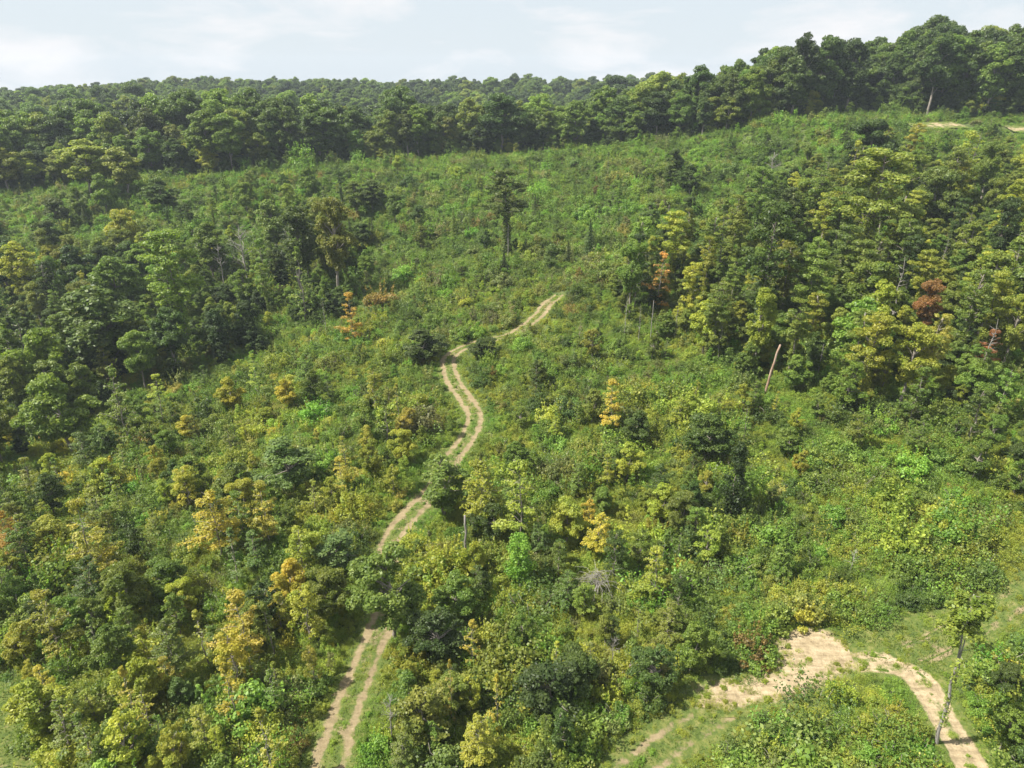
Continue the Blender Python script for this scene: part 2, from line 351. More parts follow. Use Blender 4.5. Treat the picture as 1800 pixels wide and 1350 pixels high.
def shrub(H, Rc, leaf, dens, ncl=26, shoots=10, up=.5):
    lv, w = Leaves(), Wood()
    for i in range(6):
        az = rng.random() * 6.28; w.limb((0, 0, -.2), (math.cos(az) * Rc * .6, math.sin(az) * Rc * .6, H * rng.uniform(.5, .9)), .02 * H, .006 * H, k=3, sag=.1)
    for i in range(ncl):
        d = norm(rng.normal(size=3)); d[2] = abs(d[2]); q = rng.uniform(.35, .95)
        c = np.array([d[0] * Rc * q, d[1] * Rc * q, .1 * H + d[2] * H * .78 * q]); rs = Rc * rng.uniform(.17, .36)
        lv.clump(c, rs, int(dens * rs * rs / leaf ** 2 * 24), leaf, flat=.65, up=up)
    for i in range(shoots):
        az = rng.random() * 6.28; q = Rc * rng.uniform(0, .9); a = np.array([math.cos(az) * q, math.sin(az) * q, H * .45])
        b = a + np.array([math.cos(az) * .3, math.sin(az) * .3, 1.]) * H * rng.uniform(.3, .6)
        m = int(dens * 40); t = rng.random(m)[:, None]; p = a + (b - a) * t + rng.normal(size=(m, 3)) * .07 * Rc * (1.1 - t)
        lv.add(p, rng.normal(size=(m, 3)) + np.array([0, 0, .8]), leaf * rng.uniform(.6, 1.2, m))
    return {'stem': w.build('stem', M_BARK), 'foliage': lv.build('foliage')}, H, Rc
def weed(H, Rc, leaf, dens):
    lv, w = Leaves(), Wood()
    for i in range(34):
        az = rng.random() * 6.28; q = Rc * math.sqrt(rng.random()); a = np.array([math.cos(az) * q, math.sin(az) * q, 0.])
        out = np.array([math.cos(az), math.sin(az), 0]) * rng.uniform(.05, .5) * H; b = a + out + np.array([0, 0, H * rng.uniform(.45, 1)])
        m = int(dens * 26); t = rng.random(m)[:, None] ** .7; p = a + (b - a) * t + rng.normal(size=(m, 3)) * .13 * H
        p[:, 2] = np.abs(p[:, 2]); lv.add(p, rng.normal(size=(m, 3)) * .6 + np.array([0, 0, .8]), leaf * rng.uniform(.6, 1.3, m))
        if i % 4 == 0: w.limb(a - [0, 0, .1], b, .012 * H, .005 * H, k=3, seg=3)
    return {'stem': w.build('stem', M_BARK), 'foliage': lv.build('foliage')}, H, Rc
def bare_tree(H, nb, spread, mat, r=.016, fine=3, broken=False, stubs=0):
    w = Wood(); twigs = []
    top = np.array([rng.normal() * .03 * H, rng.normal() * .03 * H, H])
    tp = w.limb((0, 0, -.5), top, r * H, r * H * (.75 if broken else .15), k=8, wob=.008, seg=7)
    for i in range(stubs):
        z = rng.uniform(.3, .95); az = rng.random() * 6.28; o = top * z
        w.limb(o, o + np.array([math.cos(az), math.sin(az), .5]) * H * rng.uniform(.03, .09), r * .35 * H, r * .12 * H, k=4, seg=3)
    for i in range(nb):
        z = rng.uniform(.3, .92); az = rng.random() * 6.28; o = top * z; Lb = H * spread * rng.uniform(.5, 1) * (1.15 - z)
        e = o + np.array([math.cos(az), math.sin(az), rng.uniform(.5, 1.1)]) * Lb
        tw = Wood(); twigs.append(tw); p = tw.limb(o, e, r * .38 * H, r * .07 * H, k=4, seg=5, wob=.05)
        for f in range(fine):
            o2 = p[rng.integers(1, 4)]; az2 = az + rng.normal() * .8
            e2 = o2 + np.array([math.cos(az2), math.sin(az2), rng.uniform(.3, 1.2)]) * Lb * rng.uniform(.25, .55)
            p2 = tw.limb(o2, e2, r * .13 * H, r * .04 * H, k=3, seg=4, wob=.07)
    parts = {'trunk': w.build('trunk', mat)}
    for i, tw in enumerate(twigs): parts['branch.%03d' % i] = tw.build('branch', mat)
    return parts, H, H * spread
def brush_heap(H, Rc):
    w = Wood(); tw = Wood(); w.limb((-Rc * .5, 0, -.1), (Rc * .2, .1, H * .6), .06, .03, k=5)
    for i in range(70):
        az = rng.random() * 6.28; q = Rc * rng.uniform(.3, 1); a = np.array([-.1 * Rc, 0, H * rng.uniform(.3, .95)])
        tw.limb(a, (math.cos(az) * q, math.sin(az) * q * .8, H * rng.uniform(0, .75)), .022, .008, sag=.22, k=3, wob=.05)
    return {'trunk': w.build('trunk', M_PALE), 'branch': tw.build('branch', M_PALE)}, H, Rc

K = {}
K['oak'] = [broad_tree(20, 5.6, 32, .42, .6, base=.12), broad_tree(20, 4.8, 26, .42, .6, base=.2), broad_tree(21, 6.2, 34, .42, .58, base=.16), broad_tree(19, 4.4, 26, .42, .6, base=.06, lobe=(.3, .48))]
K['mid'] = [broad_tree(10, 3.2, 24, .24, .55, base=.05), broad_tree(10, 2.7, 22, .24, .55, base=.05), broad_tree(10, 3.5, 26, .24, .55, base=.12)]
K['sapling'] = [broad_tree(7, 1.7, 28, .145, .46, flat=.8, base=.04, lobe=(.2, .36), nsub=7), broad_tree(7, 1.4, 26, .145, .46, flat=.85, base=.02, lobe=(.22, .4), nsub=7), broad_tree(7, 2.0, 32, .145, .44, flat=.75, base=.06, lobe=(.18, .34), nsub=7), slender_tree(7, 1.3, .15, .5, base=.15, ncl=44, vine=False)]
K['layer'] = [layered_tree(9, 2.7, 30, .2, .75), layered_tree(9, 2.2, 28, .2, .75, base=.1), layered_tree(9, 3.1, 32, .2, .7, base=.25), layered_tree(9, 1.7, 24, .2, .8, base=.08)]
K['tall'] = [broad_tree(16, 2.9, 36, .24, .46, base=.2, lobe=(.26, .44), flat=.95), slender_tree(16, 2.6, .27, .62), slender_tree(16, 3.0, .27, .6, base=.45, ncl=40), broad_tree(16, 2.4, 36, .24, .46, base=.16, lobe=(.28, .46), flat=.95), slender_tree(16, 2.3, .24, .55, base=.3, ncl=50)]
K['column'] = [column_tree(8, 1.5, .2, .62), column_tree(8, 1.9, .2, .6)]
K['cone'] = [cone_tree(8, 2.0, .2, .8), cone_tree(14, 3.0, .3, .7)]
K['shrub'] = [shrub(2.6, 1.7, .17, .62), shrub(2.4, 2.0, .17, .6, ncl=32), shrub(3, 1.5, .18, .62, shoots=16), shrub(2.2, 1.6, .15, .65, up=.9)]
K['weed'] = [weed(1.5, 1.5, .15, 1.0), weed(1.8, 1.3, .16, 1.0)]
K['snag'] = [bare_tree(6, 0, .1, M_PALE, r=.028, broken=True, stubs=4), bare_tree(6, 0, .1, M_RED, r=.034, broken=True, stubs=3), bare_tree(12, 7, .12, M_PALE, r=.0095, stubs=8)]
K['bare'] = [bare_tree(9, 22, .42, M_PALE, r=.015, fine=4), bare_tree(5, 12, .35, M_PALE, r=.012, fine=3)]
K['heap'] = [brush_heap(2.6, 2.6)]

# ------------------------------------------------------------------ setting: ground, trails
jj, ii = np.meshgrid(np.arange(len(GY) - 1), np.arange(len(GX) - 1), indexing='ij'); nx = len(GX)
gf = np.stack([jj * nx + ii, jj * nx + ii + 1, (jj + 1) * nx + ii + 1, (jj + 1) * nx + ii], -1).reshape(-1, 4)
g = link('ground', mesh('ground', np.stack([gx, gy, GZ], -1).reshape(-1, 3), gf, [M_GROUND], smooth=True)); g['kind'] = 'structure'

def smooth_path(pix, step=.6):
    P = np.array([ground(*q)[:2] for q in pix]); out = []
    for i in range(len(P) - 1):
        p0, p1, p2, p3 = P[max(i - 1, 0)], P[i], P[i + 1], P[min(i + 2, len(P) - 1)]
        m = max(2, int(np.linalg.norm(p2 - p1) / step))
        for t in np.arange(m) / m:
            out.append(.5 * ((2 * p1) + (-p0 + p2) * t + (2 * p0 - 5 * p1 + 4 * p2 - p3) * t * t + (-p0 + 3 * p1 - 3 * p2 + p3) * t ** 3))
    out.append(P[-1]); return np.array(out)
PATHS = {}
def trail(key, pix, hw, ruts=(.85, .5), mat=None, wear=.62, mid=.3, edge=.05, lift=.05):
    C = smooth_path(pix); T = np.gradient(C, axis=0); T = norm(T); Nn = np.stack([-T[:, 1], T[:, 0]], -1); PATHS[key] = (C, hw)
    m = 21; s = np.linspace(-1, 1, m); V = []; soil = []
    wob = (vnoise(np.arange(len(C)) * .12, np.zeros(len(C)), 7) - .5)
    for i in range(len(C)):
        w = hw * (1 + .3 * wob[i]); p = C[i] + Nn[i] * (s * w)[:, None]
        d = np.abs(np.abs(s * w) - ruts[0]); q = edge + (wear - edge) * np.exp(-(d / ruts[1]) ** 2)
        q = np.where(np.abs(s * w) < ruts[0], np.maximum(q, mid), q)
        z = height(p[:, 0], p[:, 1]) + lift - .035 * np.exp(-(d / .3) ** 2)
        gl = fbm(p[:, 0] * .5, p[:, 1] * .5, 44) * 1.3 - .65 + (vnoise(np.full(m, i * .09), s * 1.1, 9) - .5) * .35
        V.append(np.c_[p, z]); gl2 = (fbm(p[:, 0] * 1.7, p[:, 1] * 1.7, 45) - .5) * .5; soil.append(q + gl * .36 + gl2)
    V = np.concatenate(V); a, b = np.meshgrid(np.arange(len(C) - 1), np.arange(m - 1), indexing='ij')
    fc = np.stack([a * m + b, a * m + b + 1, (a + 1) * m + b + 1, (a + 1) * m + b], -1).reshape(-1, 4)
    o = link('dirt_trail', mesh('dirt_trail', V, fc, [mat or M_TRAIL], {'soil': ('POINT', np.concatenate(soil))}, smooth=True)); o['kind'] = 'structure'; return o
trail('main', [(560, 1400), (578, 1350), (597, 1283), (613, 1235), (632, 1190), (655, 1133), (671, 1100), (680, 1050), (681, 1010), (681, 975), (695, 937), (717, 910),
               (740, 885), (762, 863), (782, 835), (796, 803), (817, 777), (831, 750), (833, 727), (817, 700), (799, 675), (790, 650), (790, 629), (817, 611), (883, 593),
               (922, 575), (948, 553), (963, 533), (984, 518)], 2.0, wear=.68, mid=.38)
trail('left', [(1280, 1236), (1250, 1262), (1200, 1292), (1150, 1325), (1105, 1360), (1060, 1400)], 2.3, wear=.47, mid=.3)
trail('right', [(1500, 1163), (1540, 1166), (1580, 1175), (1618, 1200), (1645, 1238), (1664, 1275), (1685, 1310), (1708, 1350), (1725, 1400)], 1.85, ruts=(.62, .6), mat=M_SAND, wear=.8, mid=.58, lift=.09)
trail('upper', [(1860, 1010), (1800, 1047), (1755, 1075), (1700, 1105), (1640, 1135), (1580, 1160)], 2.0, wear=.46, mid=.2, lift=.06)
trail('top', [(1604, 225), (1640, 223), (1692, 222)], 3.2, ruts=(0, 3.), mat=M_SAND, wear=.5, mid=.45, lift=.35)
trail('top right', [(1772, 228), (1800, 229), (1840, 231)], 3.2, ruts=(0, 3.), mat=M_SAND, wear=.5, mid=.45, lift=.35)

def in_poly(x, y, P):
    r = np.zeros(np.shape(x), bool); m = len(P)
    for i in range(m):
        x1, y1 = P[i]; x2, y2 = P[(i + 1) % m]
        c = ((y1 > y) != (y2 > y)) & (x < (x2 - x1) * (y - y1) / (y2 - y1 + 1e-12) + x1); r ^= c
    return r
def edge_dist(x, y, P):
    d = np.full(np.shape(x), 1e9); m = len(P)
    for i in range(m):
        a = P[i]; b = P[(i + 1) % m]; ab = b - a; t = np.clip(((x - a[0]) * ab[0] + (y - a[1]) * ab[1]) / (ab @ ab), 0, 1)
        d = np.minimum(d, np.hypot(x - a[0] - ab[0] * t, y - a[1] - ab[1] * t))
    return d
def patch(name, pix, mat, grow=1.2, core=.62, fall=.5, lift=.06, step=.4):
    P = np.array([ground(*q)[:2] for q in pix]); lo = P.min(0) - grow - 1; hi = P.max(0) + grow + 1
    xs = np.arange(lo[0], hi[0], step); ys = np.arange(lo[1], hi[1], step); X, Y = np.meshgrid(xs, ys); sd_ = edge_dist(X, Y, P) * np.where(in_poly(X, Y, P), 1, -1)
    Z = height(X, Y) + lift; soil = np.clip(core * np.clip((sd_ + grow) / (fall + grow), 0, 1) ** .8, 0, 1)
    keep = (sd_[:-1, :-1] > -grow) & (sd_[1:, 1:] > -grow)
    a, b = np.where(keep); m = len(xs); fc = np.stack([a * m + b, a * m + b + 1, (a + 1) * m + b + 1, (a + 1) * m + b], -1)
    used, inv = np.unique(fc, return_inverse=True)
    V = np.stack([X, Y, Z], -1).reshape(-1, 3)[used]
    o = link(name, mesh(name, V, inv.reshape(-1, 4), [mat], {'soil': ('POINT', soil.ravel()[used])}, smooth=True)); o['kind'] = 'structure'; return P
SAND = patch('sandy_clearing', [(1363, 1122), (1400, 1106), (1457, 1114), (1488, 1138), (1533, 1158), (1540, 1168), (1495, 1176), (1433, 1204), (1407, 1220), (1350, 1232), (1293, 1240),
              (1228, 1242), (1228, 1212), (1300, 1196), (1362, 1180), (1380, 1150)], M_SAND, core=.68)
GLADE = patch('grassy_glade', [(1470, 1112), (1530, 1098), (1640, 1092), (1700, 1080), (1712, 1110), (1680, 1140), (1650, 1195), (1600, 1185), (1530, 1163), (1484, 1135)], M_TRAIL, core=.22, lift=.03)
GLADE2 = patch('grassy_strip', [(-60, 1190), (10, 1205), (34, 1240), (50, 1290), (64, 1380), (-60, 1380)], M_TRAIL, core=.3, lift=.03)

# ------------------------------------------------------------------ what must stay in sight: points on the trails and the clearing
prot = []
for key, gaps in {'main': [(935, 1085), (805, 862), (574, 604), (522, 545)], 'left': [], 'right': [], 'upper': [], 'top': [], 'top right': []}.items():
    C, hw = PATHS[key]
    for off in (-.8, 0, .8):
        T = norm(np.gradient(C, axis=0)); Q = C + np.stack([-T[:, 1], T[:, 0]], -1) * hw * off
        Q = np.c_[Q, height(Q[:, 0], Q[:, 1])]; px, py, d = project(Q)
        for a in range(0, len(Q), 2):
            if not any(lo < py[a] < hi for lo, hi in gaps): prot.append((px[a], py[a], d[a]))
for P in (SAND, GLADE, GLADE2):
    lo, hi = P.min(0), P.max(0); q = rng.uniform(lo, hi, (900 if P is SAND else 300, 2)); q = q[in_poly(q[:, 0], q[:, 1], P)]
    px, py, d = project(np.c_[q, height(q[:, 0], q[:, 1])]); prot += list(zip(px, py, d))
prot = np.array(prot)
def blocks(P, H, Rw):
    """does something of this height and half-width hide a trail?"""
    P = np.atleast_2d(P); H = np.broadcast_to(H, len(P)); Rw = np.broadcast_to(Rw, len(P))
    bx, by, bd = project(P); top = P.copy(); top[:, 2] += H; _, ty, _ = project(top); w = F * Rw / bd
    out = np.zeros(len(P), bool)
    for px, py, d in prot: out |= (np.abs(px - bx) < w * .95) & (py > ty + (by - ty) * .1) & (py < by + w * .4) & (d > bd - Rw - .5)
    return out
def on_bare(x, y, m=.2):
    out = np.zeros(np.shape(x), bool)
    for C, hw in PATHS.values():
        for c in C[::2]: out |= np.hypot(x - c[0], y - c[1]) < hw * .95 + m
    for P in (SAND, GLADE, GLADE2): out |= in_poly(x, y, P) | (edge_dist(x, y, P) < m)
    return out

# ------------------------------------------------------------------ tints (base colours of the leaves)
TINT = {'dark green': (.04, .068, .02), 'deep green': (.062, .1, .026), 'green': (.105, .165, .034), 'bright green': (.125, .235, .04), 'bluish green': (.085, .14, .042),
        'olive green': (.13, .17, .036), 'yellow green': (.205, .238, .04), 'golden yellow': (.295, .275, .046), 'orange': (.28, .21, .055), 'rust brown': (.2, .115, .05), 'greyish green': (.15, .16, .08)}
TINT = {k: (v[0] * 1.44, v[1] * 1.29, v[2] * 1.05) for k, v in TINT.items()}
TINT['pale olive'] = (.22, .235, .045)
THINGS = []
PART = {'oak': 'tree', 'mid': 'tree', 'layer': 'tree', 'tall': 'tree', 'column': 'tree', 'cone': 'tree'}
SHAPE = {'oak': 'broad crowned', 'mid': 'round crowned', 'layer': 'layered young', 'tall': 'slender tall', 'column': 'columnar vine covered', 'cone': 'cone shaped', 'shrub': 'bush', 'weed': 'weeds'}
SRC = {}
def plant(kind, P, H=None, tint='green', name=None, label=None, var=None, wide=1., rz=None, tilt=None, region=None, group=None, cat=None):
    var = int(rng.integers(len(K[kind]))) if var is None else var
    parts, H0, R0 = K[kind][var]; H = H or H0; s = H / H0
    name = name or {'shrub': 'bush', 'weed': 'weed_clump', 'snag': 'dead_snag', 'bare': 'dead_tree', 'heap': 'dead_brush', 'cone': 'conical_tree', 'layer': 'young_tree', 'column': 'columnar_tree', 'sapling': 'young_tree', 'tall': 'slender_tree'}.get(kind, 'broadleaf_tree')
    o = bpy.data.objects.new(name, None); COL.objects.link(o); o.empty_display_size = .5
    o.location = P; o.scale = (s * wide, s * wide, s); o.rotation_euler = (tilt[0] if tilt else 0, tilt[1] if tilt else 0, rng.random() * 6.28 if rz is None else rz)
    c = np.array(TINT[tint]) * rng.uniform(.85, 1.2) * (1 + rng.normal(size=3) * .05)
    for pn, me in parts.items():
        q = bpy.data.objects.new(pn.split('.')[0], me); COL.objects.link(q); q.parent = o
        if pn in ('crown', 'foliage'): q.color = (*c, 1); SRC.setdefault((kind, var), q)
    th = dict(o=o, kind=kind, P=np.array(P), H=H, R=R0 * s * wide, tint=tint, label=label, group=group, cat=cat, name=name, region=region)
    THINGS.append(th); return th
def height_between(P, py_top):
    """how tall something standing at P is whose tip shows at that row"""
    lo, hi = .3, 60.
    for _ in range(30):
        m = (lo + hi) / 2; _, y, _ = project(np.array([P[0], P[1], P[2] + m]))
        if y[0] > py_top: lo = m
        else: hi = m
    return lo
def at(kind, px, pb, pt, tint='green', width=None, **kw):
    P = ground(px, pb); H = height_between(P, pt)
    if width and 'wide' not in kw:
        v = kw.get('var'); v = int(rng.integers(len(K[kind]))) if v is None else v; kw['var'] = v
        _, H0, R0 = K[kind][v]; d = project(P)[2][0]; kw['wide'] = float(np.clip(width / 2 * d / F / (R0 * H / H0), .45, 2.2))
    return plant(kind, P, H, tint, **kw)

# ---- trees and snags that stand out, each from its own place in the photograph: kind, x, base row, top row, tint, width in px, label
SPECIAL = [
 ('snag', 820, 992, 905, '', None, dict(var=0, label='short pale grey broken trunk standing just right of the trail', wide=.75)),
 ('snag', 1344, 692, 604, '', None, dict(var=1, tilt=(0, R(6)), label='leaning reddish and white broken trunk at the foot of the right slope', wide=.7, rz=0)),
 ('snag', 1556, 610, 452, '', None, dict(var=2, label='tall bare pale trunk left of the rust brown tree')),
 ('snag', 575, 595, 528, '', None, dict(var=2, label='thin pale bare trunk at the right end of the dark grove')),
 ('snag', 1713, 700, 560, '', None, dict(var=2, label='thin bare pole beside the small brown tree at far right')),
 ('snag', 893, 452, 395, '', None, dict(var=0, label='small pale trunk below the lone dark tree on the slope', wide=.5)),
 ('snag', 1174, 382, 360, '', None, dict(var=0, label='tiny pale stump high on the open slope', wide=.8)),
 ('tall', 1617, 610, 482, 'rust brown', 44, dict(var=0, label='rust brown dying tree on the wooded right slope')),
 ('layer', 1720, 672, 580, 'rust brown', 55, dict(var=0, label='small rust brown sapling at the far right of the wooded slope')),
 ('bare', 438, 505, 395, '', None, dict(var=0, label='bare grey forked dead tree standing in the grove left of the trail', wide=1.1)),
 ('bare', 395, 520, 430, '', None, dict(var=1, label='small dead tree left of the forked bare one')),
 ('bare', 1075, 1180, 1115, '', None, dict(var=1, label='bleached bare dead sapling among bushes left of the sandy clearing', wide=1.2)),
 ('bare', 1490, 1012, 965, '', None, dict(var=1, label='arched bare sapling on the green slope above the sandy clearing', wide=1.4)),
 ('bare', 690, 1305, 1225, '', None, dict(var=0, label='grey dead tree at the bottom right of the main trail', wide=.9)),
 ('bare', 350, 455, 402, '', None, dict(var=1, label='grey leafless treetop poking up on the left slope', wide=1.5)),
 ('bare', 1350, 330, 268, '', None, dict(var=0, label='grey leafless tree on the open slope below the hilltop forest', wide=1.3)),
 ('heap', 1055, 1050, 1003, '', None, dict(label='grey heap of dead arching branches in the middle of the undergrowth', wide=1.0)),
 ('slim', 0, 0, 0, '', None, {}),
 ('mid', 700, 1122, 950, 'green', 140, dict(var=2, label='green tree leaning over the main trail and hiding a stretch of it')),
 ('tall', 892, 448, 300, 'deep green', 70, dict(var=2, label='lone slender dark tree with a bare lower trunk on the open slope')),
 ('tall', 1508, 492, 266, 'pale olive', 115, dict(var=2, label='tallest yellow green tree on the wooded right slope')),
 ('oak', 205, 668, 492, 'deep green', 125, dict(var=3, label='dense dark rounded tree standing tall in the left grove')),
 ('mid', 290, 372, 308, 'deep green', 62, dict(var=0, label='round dark bushy tree alone on the upper left slope')),
 ('mid', 655, 372, 312, 'deep green', 55, dict(var=1, label='rounded dark tree on the open slope left of centre')),
 ('mid', 1212, 345, 285, 'deep green', 48, dict(var=0, label='dark round tree on the open slope, right one of the pair')),
 ('mid', 1180, 330, 283, 'deep green', 34, dict(var=1, label='dark round tree on the open slope, left one of the pair')),
 ('layer', 622, 610, 516, 'orange', 52, dict(var=0, label='orange sapling by the right end of the left grove')),
 ('layer', 1155, 545, 440, 'orange', 60, dict(var=1, label='orange tinged slender tree above the upper bend of the trail')),
 ('layer', 35, 990, 898, 'orange', 70, dict(var=2, label='orange topped young tree at the left edge')),
 ('layer', 1048, 985, 905, 'golden yellow', 70, dict(var=2, label='bright yellow sapling in the thicket right of the trail')),
 ('layer', 1072, 760, 668, 'golden yellow', 58, dict(var=0, label='yellow sapling right of the trail bend')),
 ('layer', 850, 935, 812, 'yellow green', 110, dict(var=2, label='large yellow green layered tree beside the pale broken trunk')),
 ('layer', 915, 960, 815, 'yellow green', 105, dict(var=0, label='large yellow layered tree, second right of the hidden trail stretch')),
 ('mid', 778, 905, 785, 'green', 100, dict(var=1, label='green tree standing in front of the hidden trail stretch')),
 ('layer', 395, 985, 862, 'golden yellow', 110, dict(var=2, label='golden wide sapling in the middle of the young growth')),
 ('layer', 475, 960, 850, 'golden yellow', 75, dict(var=0, label='golden narrow sapling right of the wide golden one')),
 ('layer', 440, 1175, 1045, 'golden yellow', 105, dict(var=0, label='golden layered sapling above the lower left thicket')),
 ('layer', 110, 1160, 1040, 'yellow green', 95, dict(var=0, label='yellow green layered sapling near the lower left')),
 ('layer', 180, 1040, 880, 'yellow green', 90, dict(var=0, label='tall yellow green tree near the left edge')),
 ('layer', 425, 1290, 1165, 'golden yellow', 60, dict(var=3, label='narrow golden sapling near the bottom, left of the trail')),
 ('layer', 272, 1310, 1200, 'yellow green', 50, dict(var=3, label='narrow yellow green sapling at the bottom left')),
 ('column', 1281, 925, 775, 'dark green', 52, dict(var=0, label='dark vine covered column of foliage in the right thicket')),
 ('mid', 1248, 815, 725, 'deep green', 85, dict(var=0, label='dark rounded tree above the vine covered column')),
 ('cone', 1367, 1018, 936, 'green', 58, dict(var=0, label='fresh green cone shaped sapling on the slope above the sandy clearing')),
 ('column', 912, 1030, 940, 'bright green', 60, dict(var=1, label='bright green bushy sapling right of the pale broken trunk')),
 ('cone', 886, 488, 440, 'dark green', 24, dict(var=0, label='small dark conifer on the open slope')),
 ('column', 968, 480, 428, 'bluish green', 30, dict(var=0, label='small bluish sapling above the upper end of the trail')),
 ('mid', 475, 1110, 1010, 'dark green', 70, dict(var=1, label='dark green round tree in the left thicket')),
 ('mid', 520, 870, 765, 'bluish green', 110, dict(var=0, label='bluish green round tree amid yellow saplings left of the trail')),
 ('mid', 590, 1010, 935, 'bluish green', 90, dict(var=0, label='bluish green rounded bush tree left of the main trail')),
 ('mid', 740, 640, 575, 'deep green', 75, dict(var=0, label='dark round bush tree just above the trail bend')),
 ('mid', 848, 632, 594, 'deep green', 55, dict(var=2, label='dark round bush tree inside the trail bend')),
 ('mid', 775, 1165, 1070, 'dark green', 110, dict(var=2, label='dark broad tree below the leaning one, right of the trail')),
 ('mid', 960, 1260, 1155, 'dark green', 120, dict(var=0, label='dark broad tree at the lower middle')),
 ('mid', 1150, 1222, 1135, 'deep green', 90, dict(var=2, label='dark broad tree left of the sandy clearing')),
 ('mid', 740, 1300, 1200, 'olive green', 110, dict(var=0, label='olive rounded tree near the bottom right of the main trail')),
 ('layer', 795, 1275, 1160, 'orange', 30, dict(var=3, label='thin orange leaved sapling at the lower middle')),
 ('layer', 875, 1290, 1185, 'golden yellow', 34, dict(var=3, label='thin golden sapling right of the thin orange one')),
 ('layer', 830, 1180, 1095, 'golden yellow', 55, dict(var=3, label='golden tipped sapling behind the dark broad tree')),
 ('layer', 840, 1350, 1268, 'yellow green', 90, dict(var=2, label='flat layered yellow sapling at the bottom middle')),
 ('mid', 130, 800, 650, 'olive green', 115, dict(var=0, label='spreading olive tree beside the dark gully')),
 ('layer', 230, 790, 640, 'olive green', 70, dict(var=1, label='slim olive tree right of the spreading one')),
 ('tall', 597, 532, 332, 'olive green', 85, dict(var=0, label='tall olive crowned tree at the right of the left grove', wide=.9)),
 ('tall', 530, 522, 350, 'deep green', 60, dict(var=3, label='dark slender tree just left of the tall olive crowned one')),
 ('tall', 335, 625, 408, 'olive green', 90, dict(var=2, label='tall open olive tree in the middle of the left grove')),
 ('tall', 1325, 600, 360, 'deep green', 85, dict(var=2, label='tall dark trunked tree above the leaning broken trunk')),
 ('oak', 160, 345, 240, 'pale olive', 95, dict(var=0, label='pale yellowish crowned tree at the edge of the valley forest')),
 ('oak', 228, 345, 252, 'pale olive', 62, dict(var=3, label='smaller yellow green tree right of the pale yellowish crowned one')),
 ('shrub', 765, 868, 838, 'green', 45, dict(var=1, label='green bush at the foot of the tree hiding the trail')),
 ('shrub', 800, 850, 815, 'olive green', 45, dict(var=0, label='olive bush just right of the hidden trail stretch')),
 ('snag', 1097, 592, 520, '', None, dict(var=2, label='leftmost of the thin pale trunks above the upper trail bend')),
 ('snag', 1122, 602, 535, '', None, dict(var=2, label='second from left of the thin pale trunks above the upper trail bend')),
 ('snag', 1143, 598, 528, '', None, dict(var=0, label='third from left of the thin pale trunks above the upper trail bend', wide=.35)),
 ('snag', 1185, 600, 540, '', None, dict(var=2, label='rightmost of the thin pale trunks above the upper trail bend')),
 ('snag', 1646, 500, 420, '', None, dict(var=2, label='pale thin bare trunk above the rust brown tree')),
 ('snag', 1436, 665, 605, '', None, dict(var=0, label='pale thin trunk on the lower right slope, right of the leaning broken one', wide=.4)),
 ('snag', 1261, 640, 560, '', None, dict(var=2, label='thin pale trunk left of the leaning broken one')),
 ('oak', 1745, 205, 170, 'green', 60, dict(var=3, label='small green tree at the foot of the hilltop forest')),
]
for kind, px, pb, pt, tint, width, kw in SPECIAL:
    if kind == 'slim': continue
    if kind == 'mid' and pb > 850: kind = 'sapling'; kw = dict(kw, name='broadleaf_tree')
    at(kind, px, pb, pt, tint or 'green', width, **kw)
# the tall slim tree in front of the right-hand trail: bare pale stem, small crown of its own at the top
def slim_tree():
    P = ground(1648, 1308); H = height_between(P, 1045); lv, w = Leaves(), Wood(); ex = 0.
    for _ in range(40): ex += (1712 - project(P + np.array([ex, 0, H]))[0][0]) * .02
    tp = w.limb((0, 0, -.4), (ex, 0, H), .13, .035, k=7, wob=.006, seg=10)
    w.limb(tp[5] + [.25, 0, -1.2], tp[7] + [.28, 0, 0], .06, .03, k=5, wob=.01)
    for i in range(34):
        u = rng.random() ** .8; z = H * (.62 + .38 * u); o = np.array([ex * z / H, 0, z]); az = rng.random() * 6.28; Lb = rng.uniform(.5, 1.7) * (1.15 - .6 * u)
        e = o + np.array([math.cos(az), math.sin(az), rng.uniform(0, .4)]) * Lb; w.limb(o, e, .022, .008, k=3, seg=3)
        lv.fan(o + (e - o) * .3, e + (e - o) * .2, Lb * .38, 120, .2, thick=.14)
    for z in np.arange(.16, .6, .05):
        if rng.random() < .7: lv.clump((ex * z, 0, H * z), .28, 60, .14, flat=1.8)
    K['slimone'] = [({'trunk': w.build('trunk', M_PALE), 'crown': lv.build('crown')}, H, 1.5)]
    plant('slimone', P, H, 'olive green', name='slender_tree', rz=0, label='tall slim leaning tree with pale bare stem in front of the right trail')
slim_tree()

sp = []
for t in THINGS:
    for f in (.45, .7, .9, 1.02):
        a, b, c_ = project(t['P'] + np.array([0, 0, t['H'] * f]))
        if t['kind'] in ('snag', 'bare', 'heap') or t['tint'] in ('rust brown', 'orange', 'pale olive', 'golden yellow', 'bright green'): sp.append((a[0], b[0], c_[0] - .5))
prot = np.concatenate([prot, np.array(sp)])
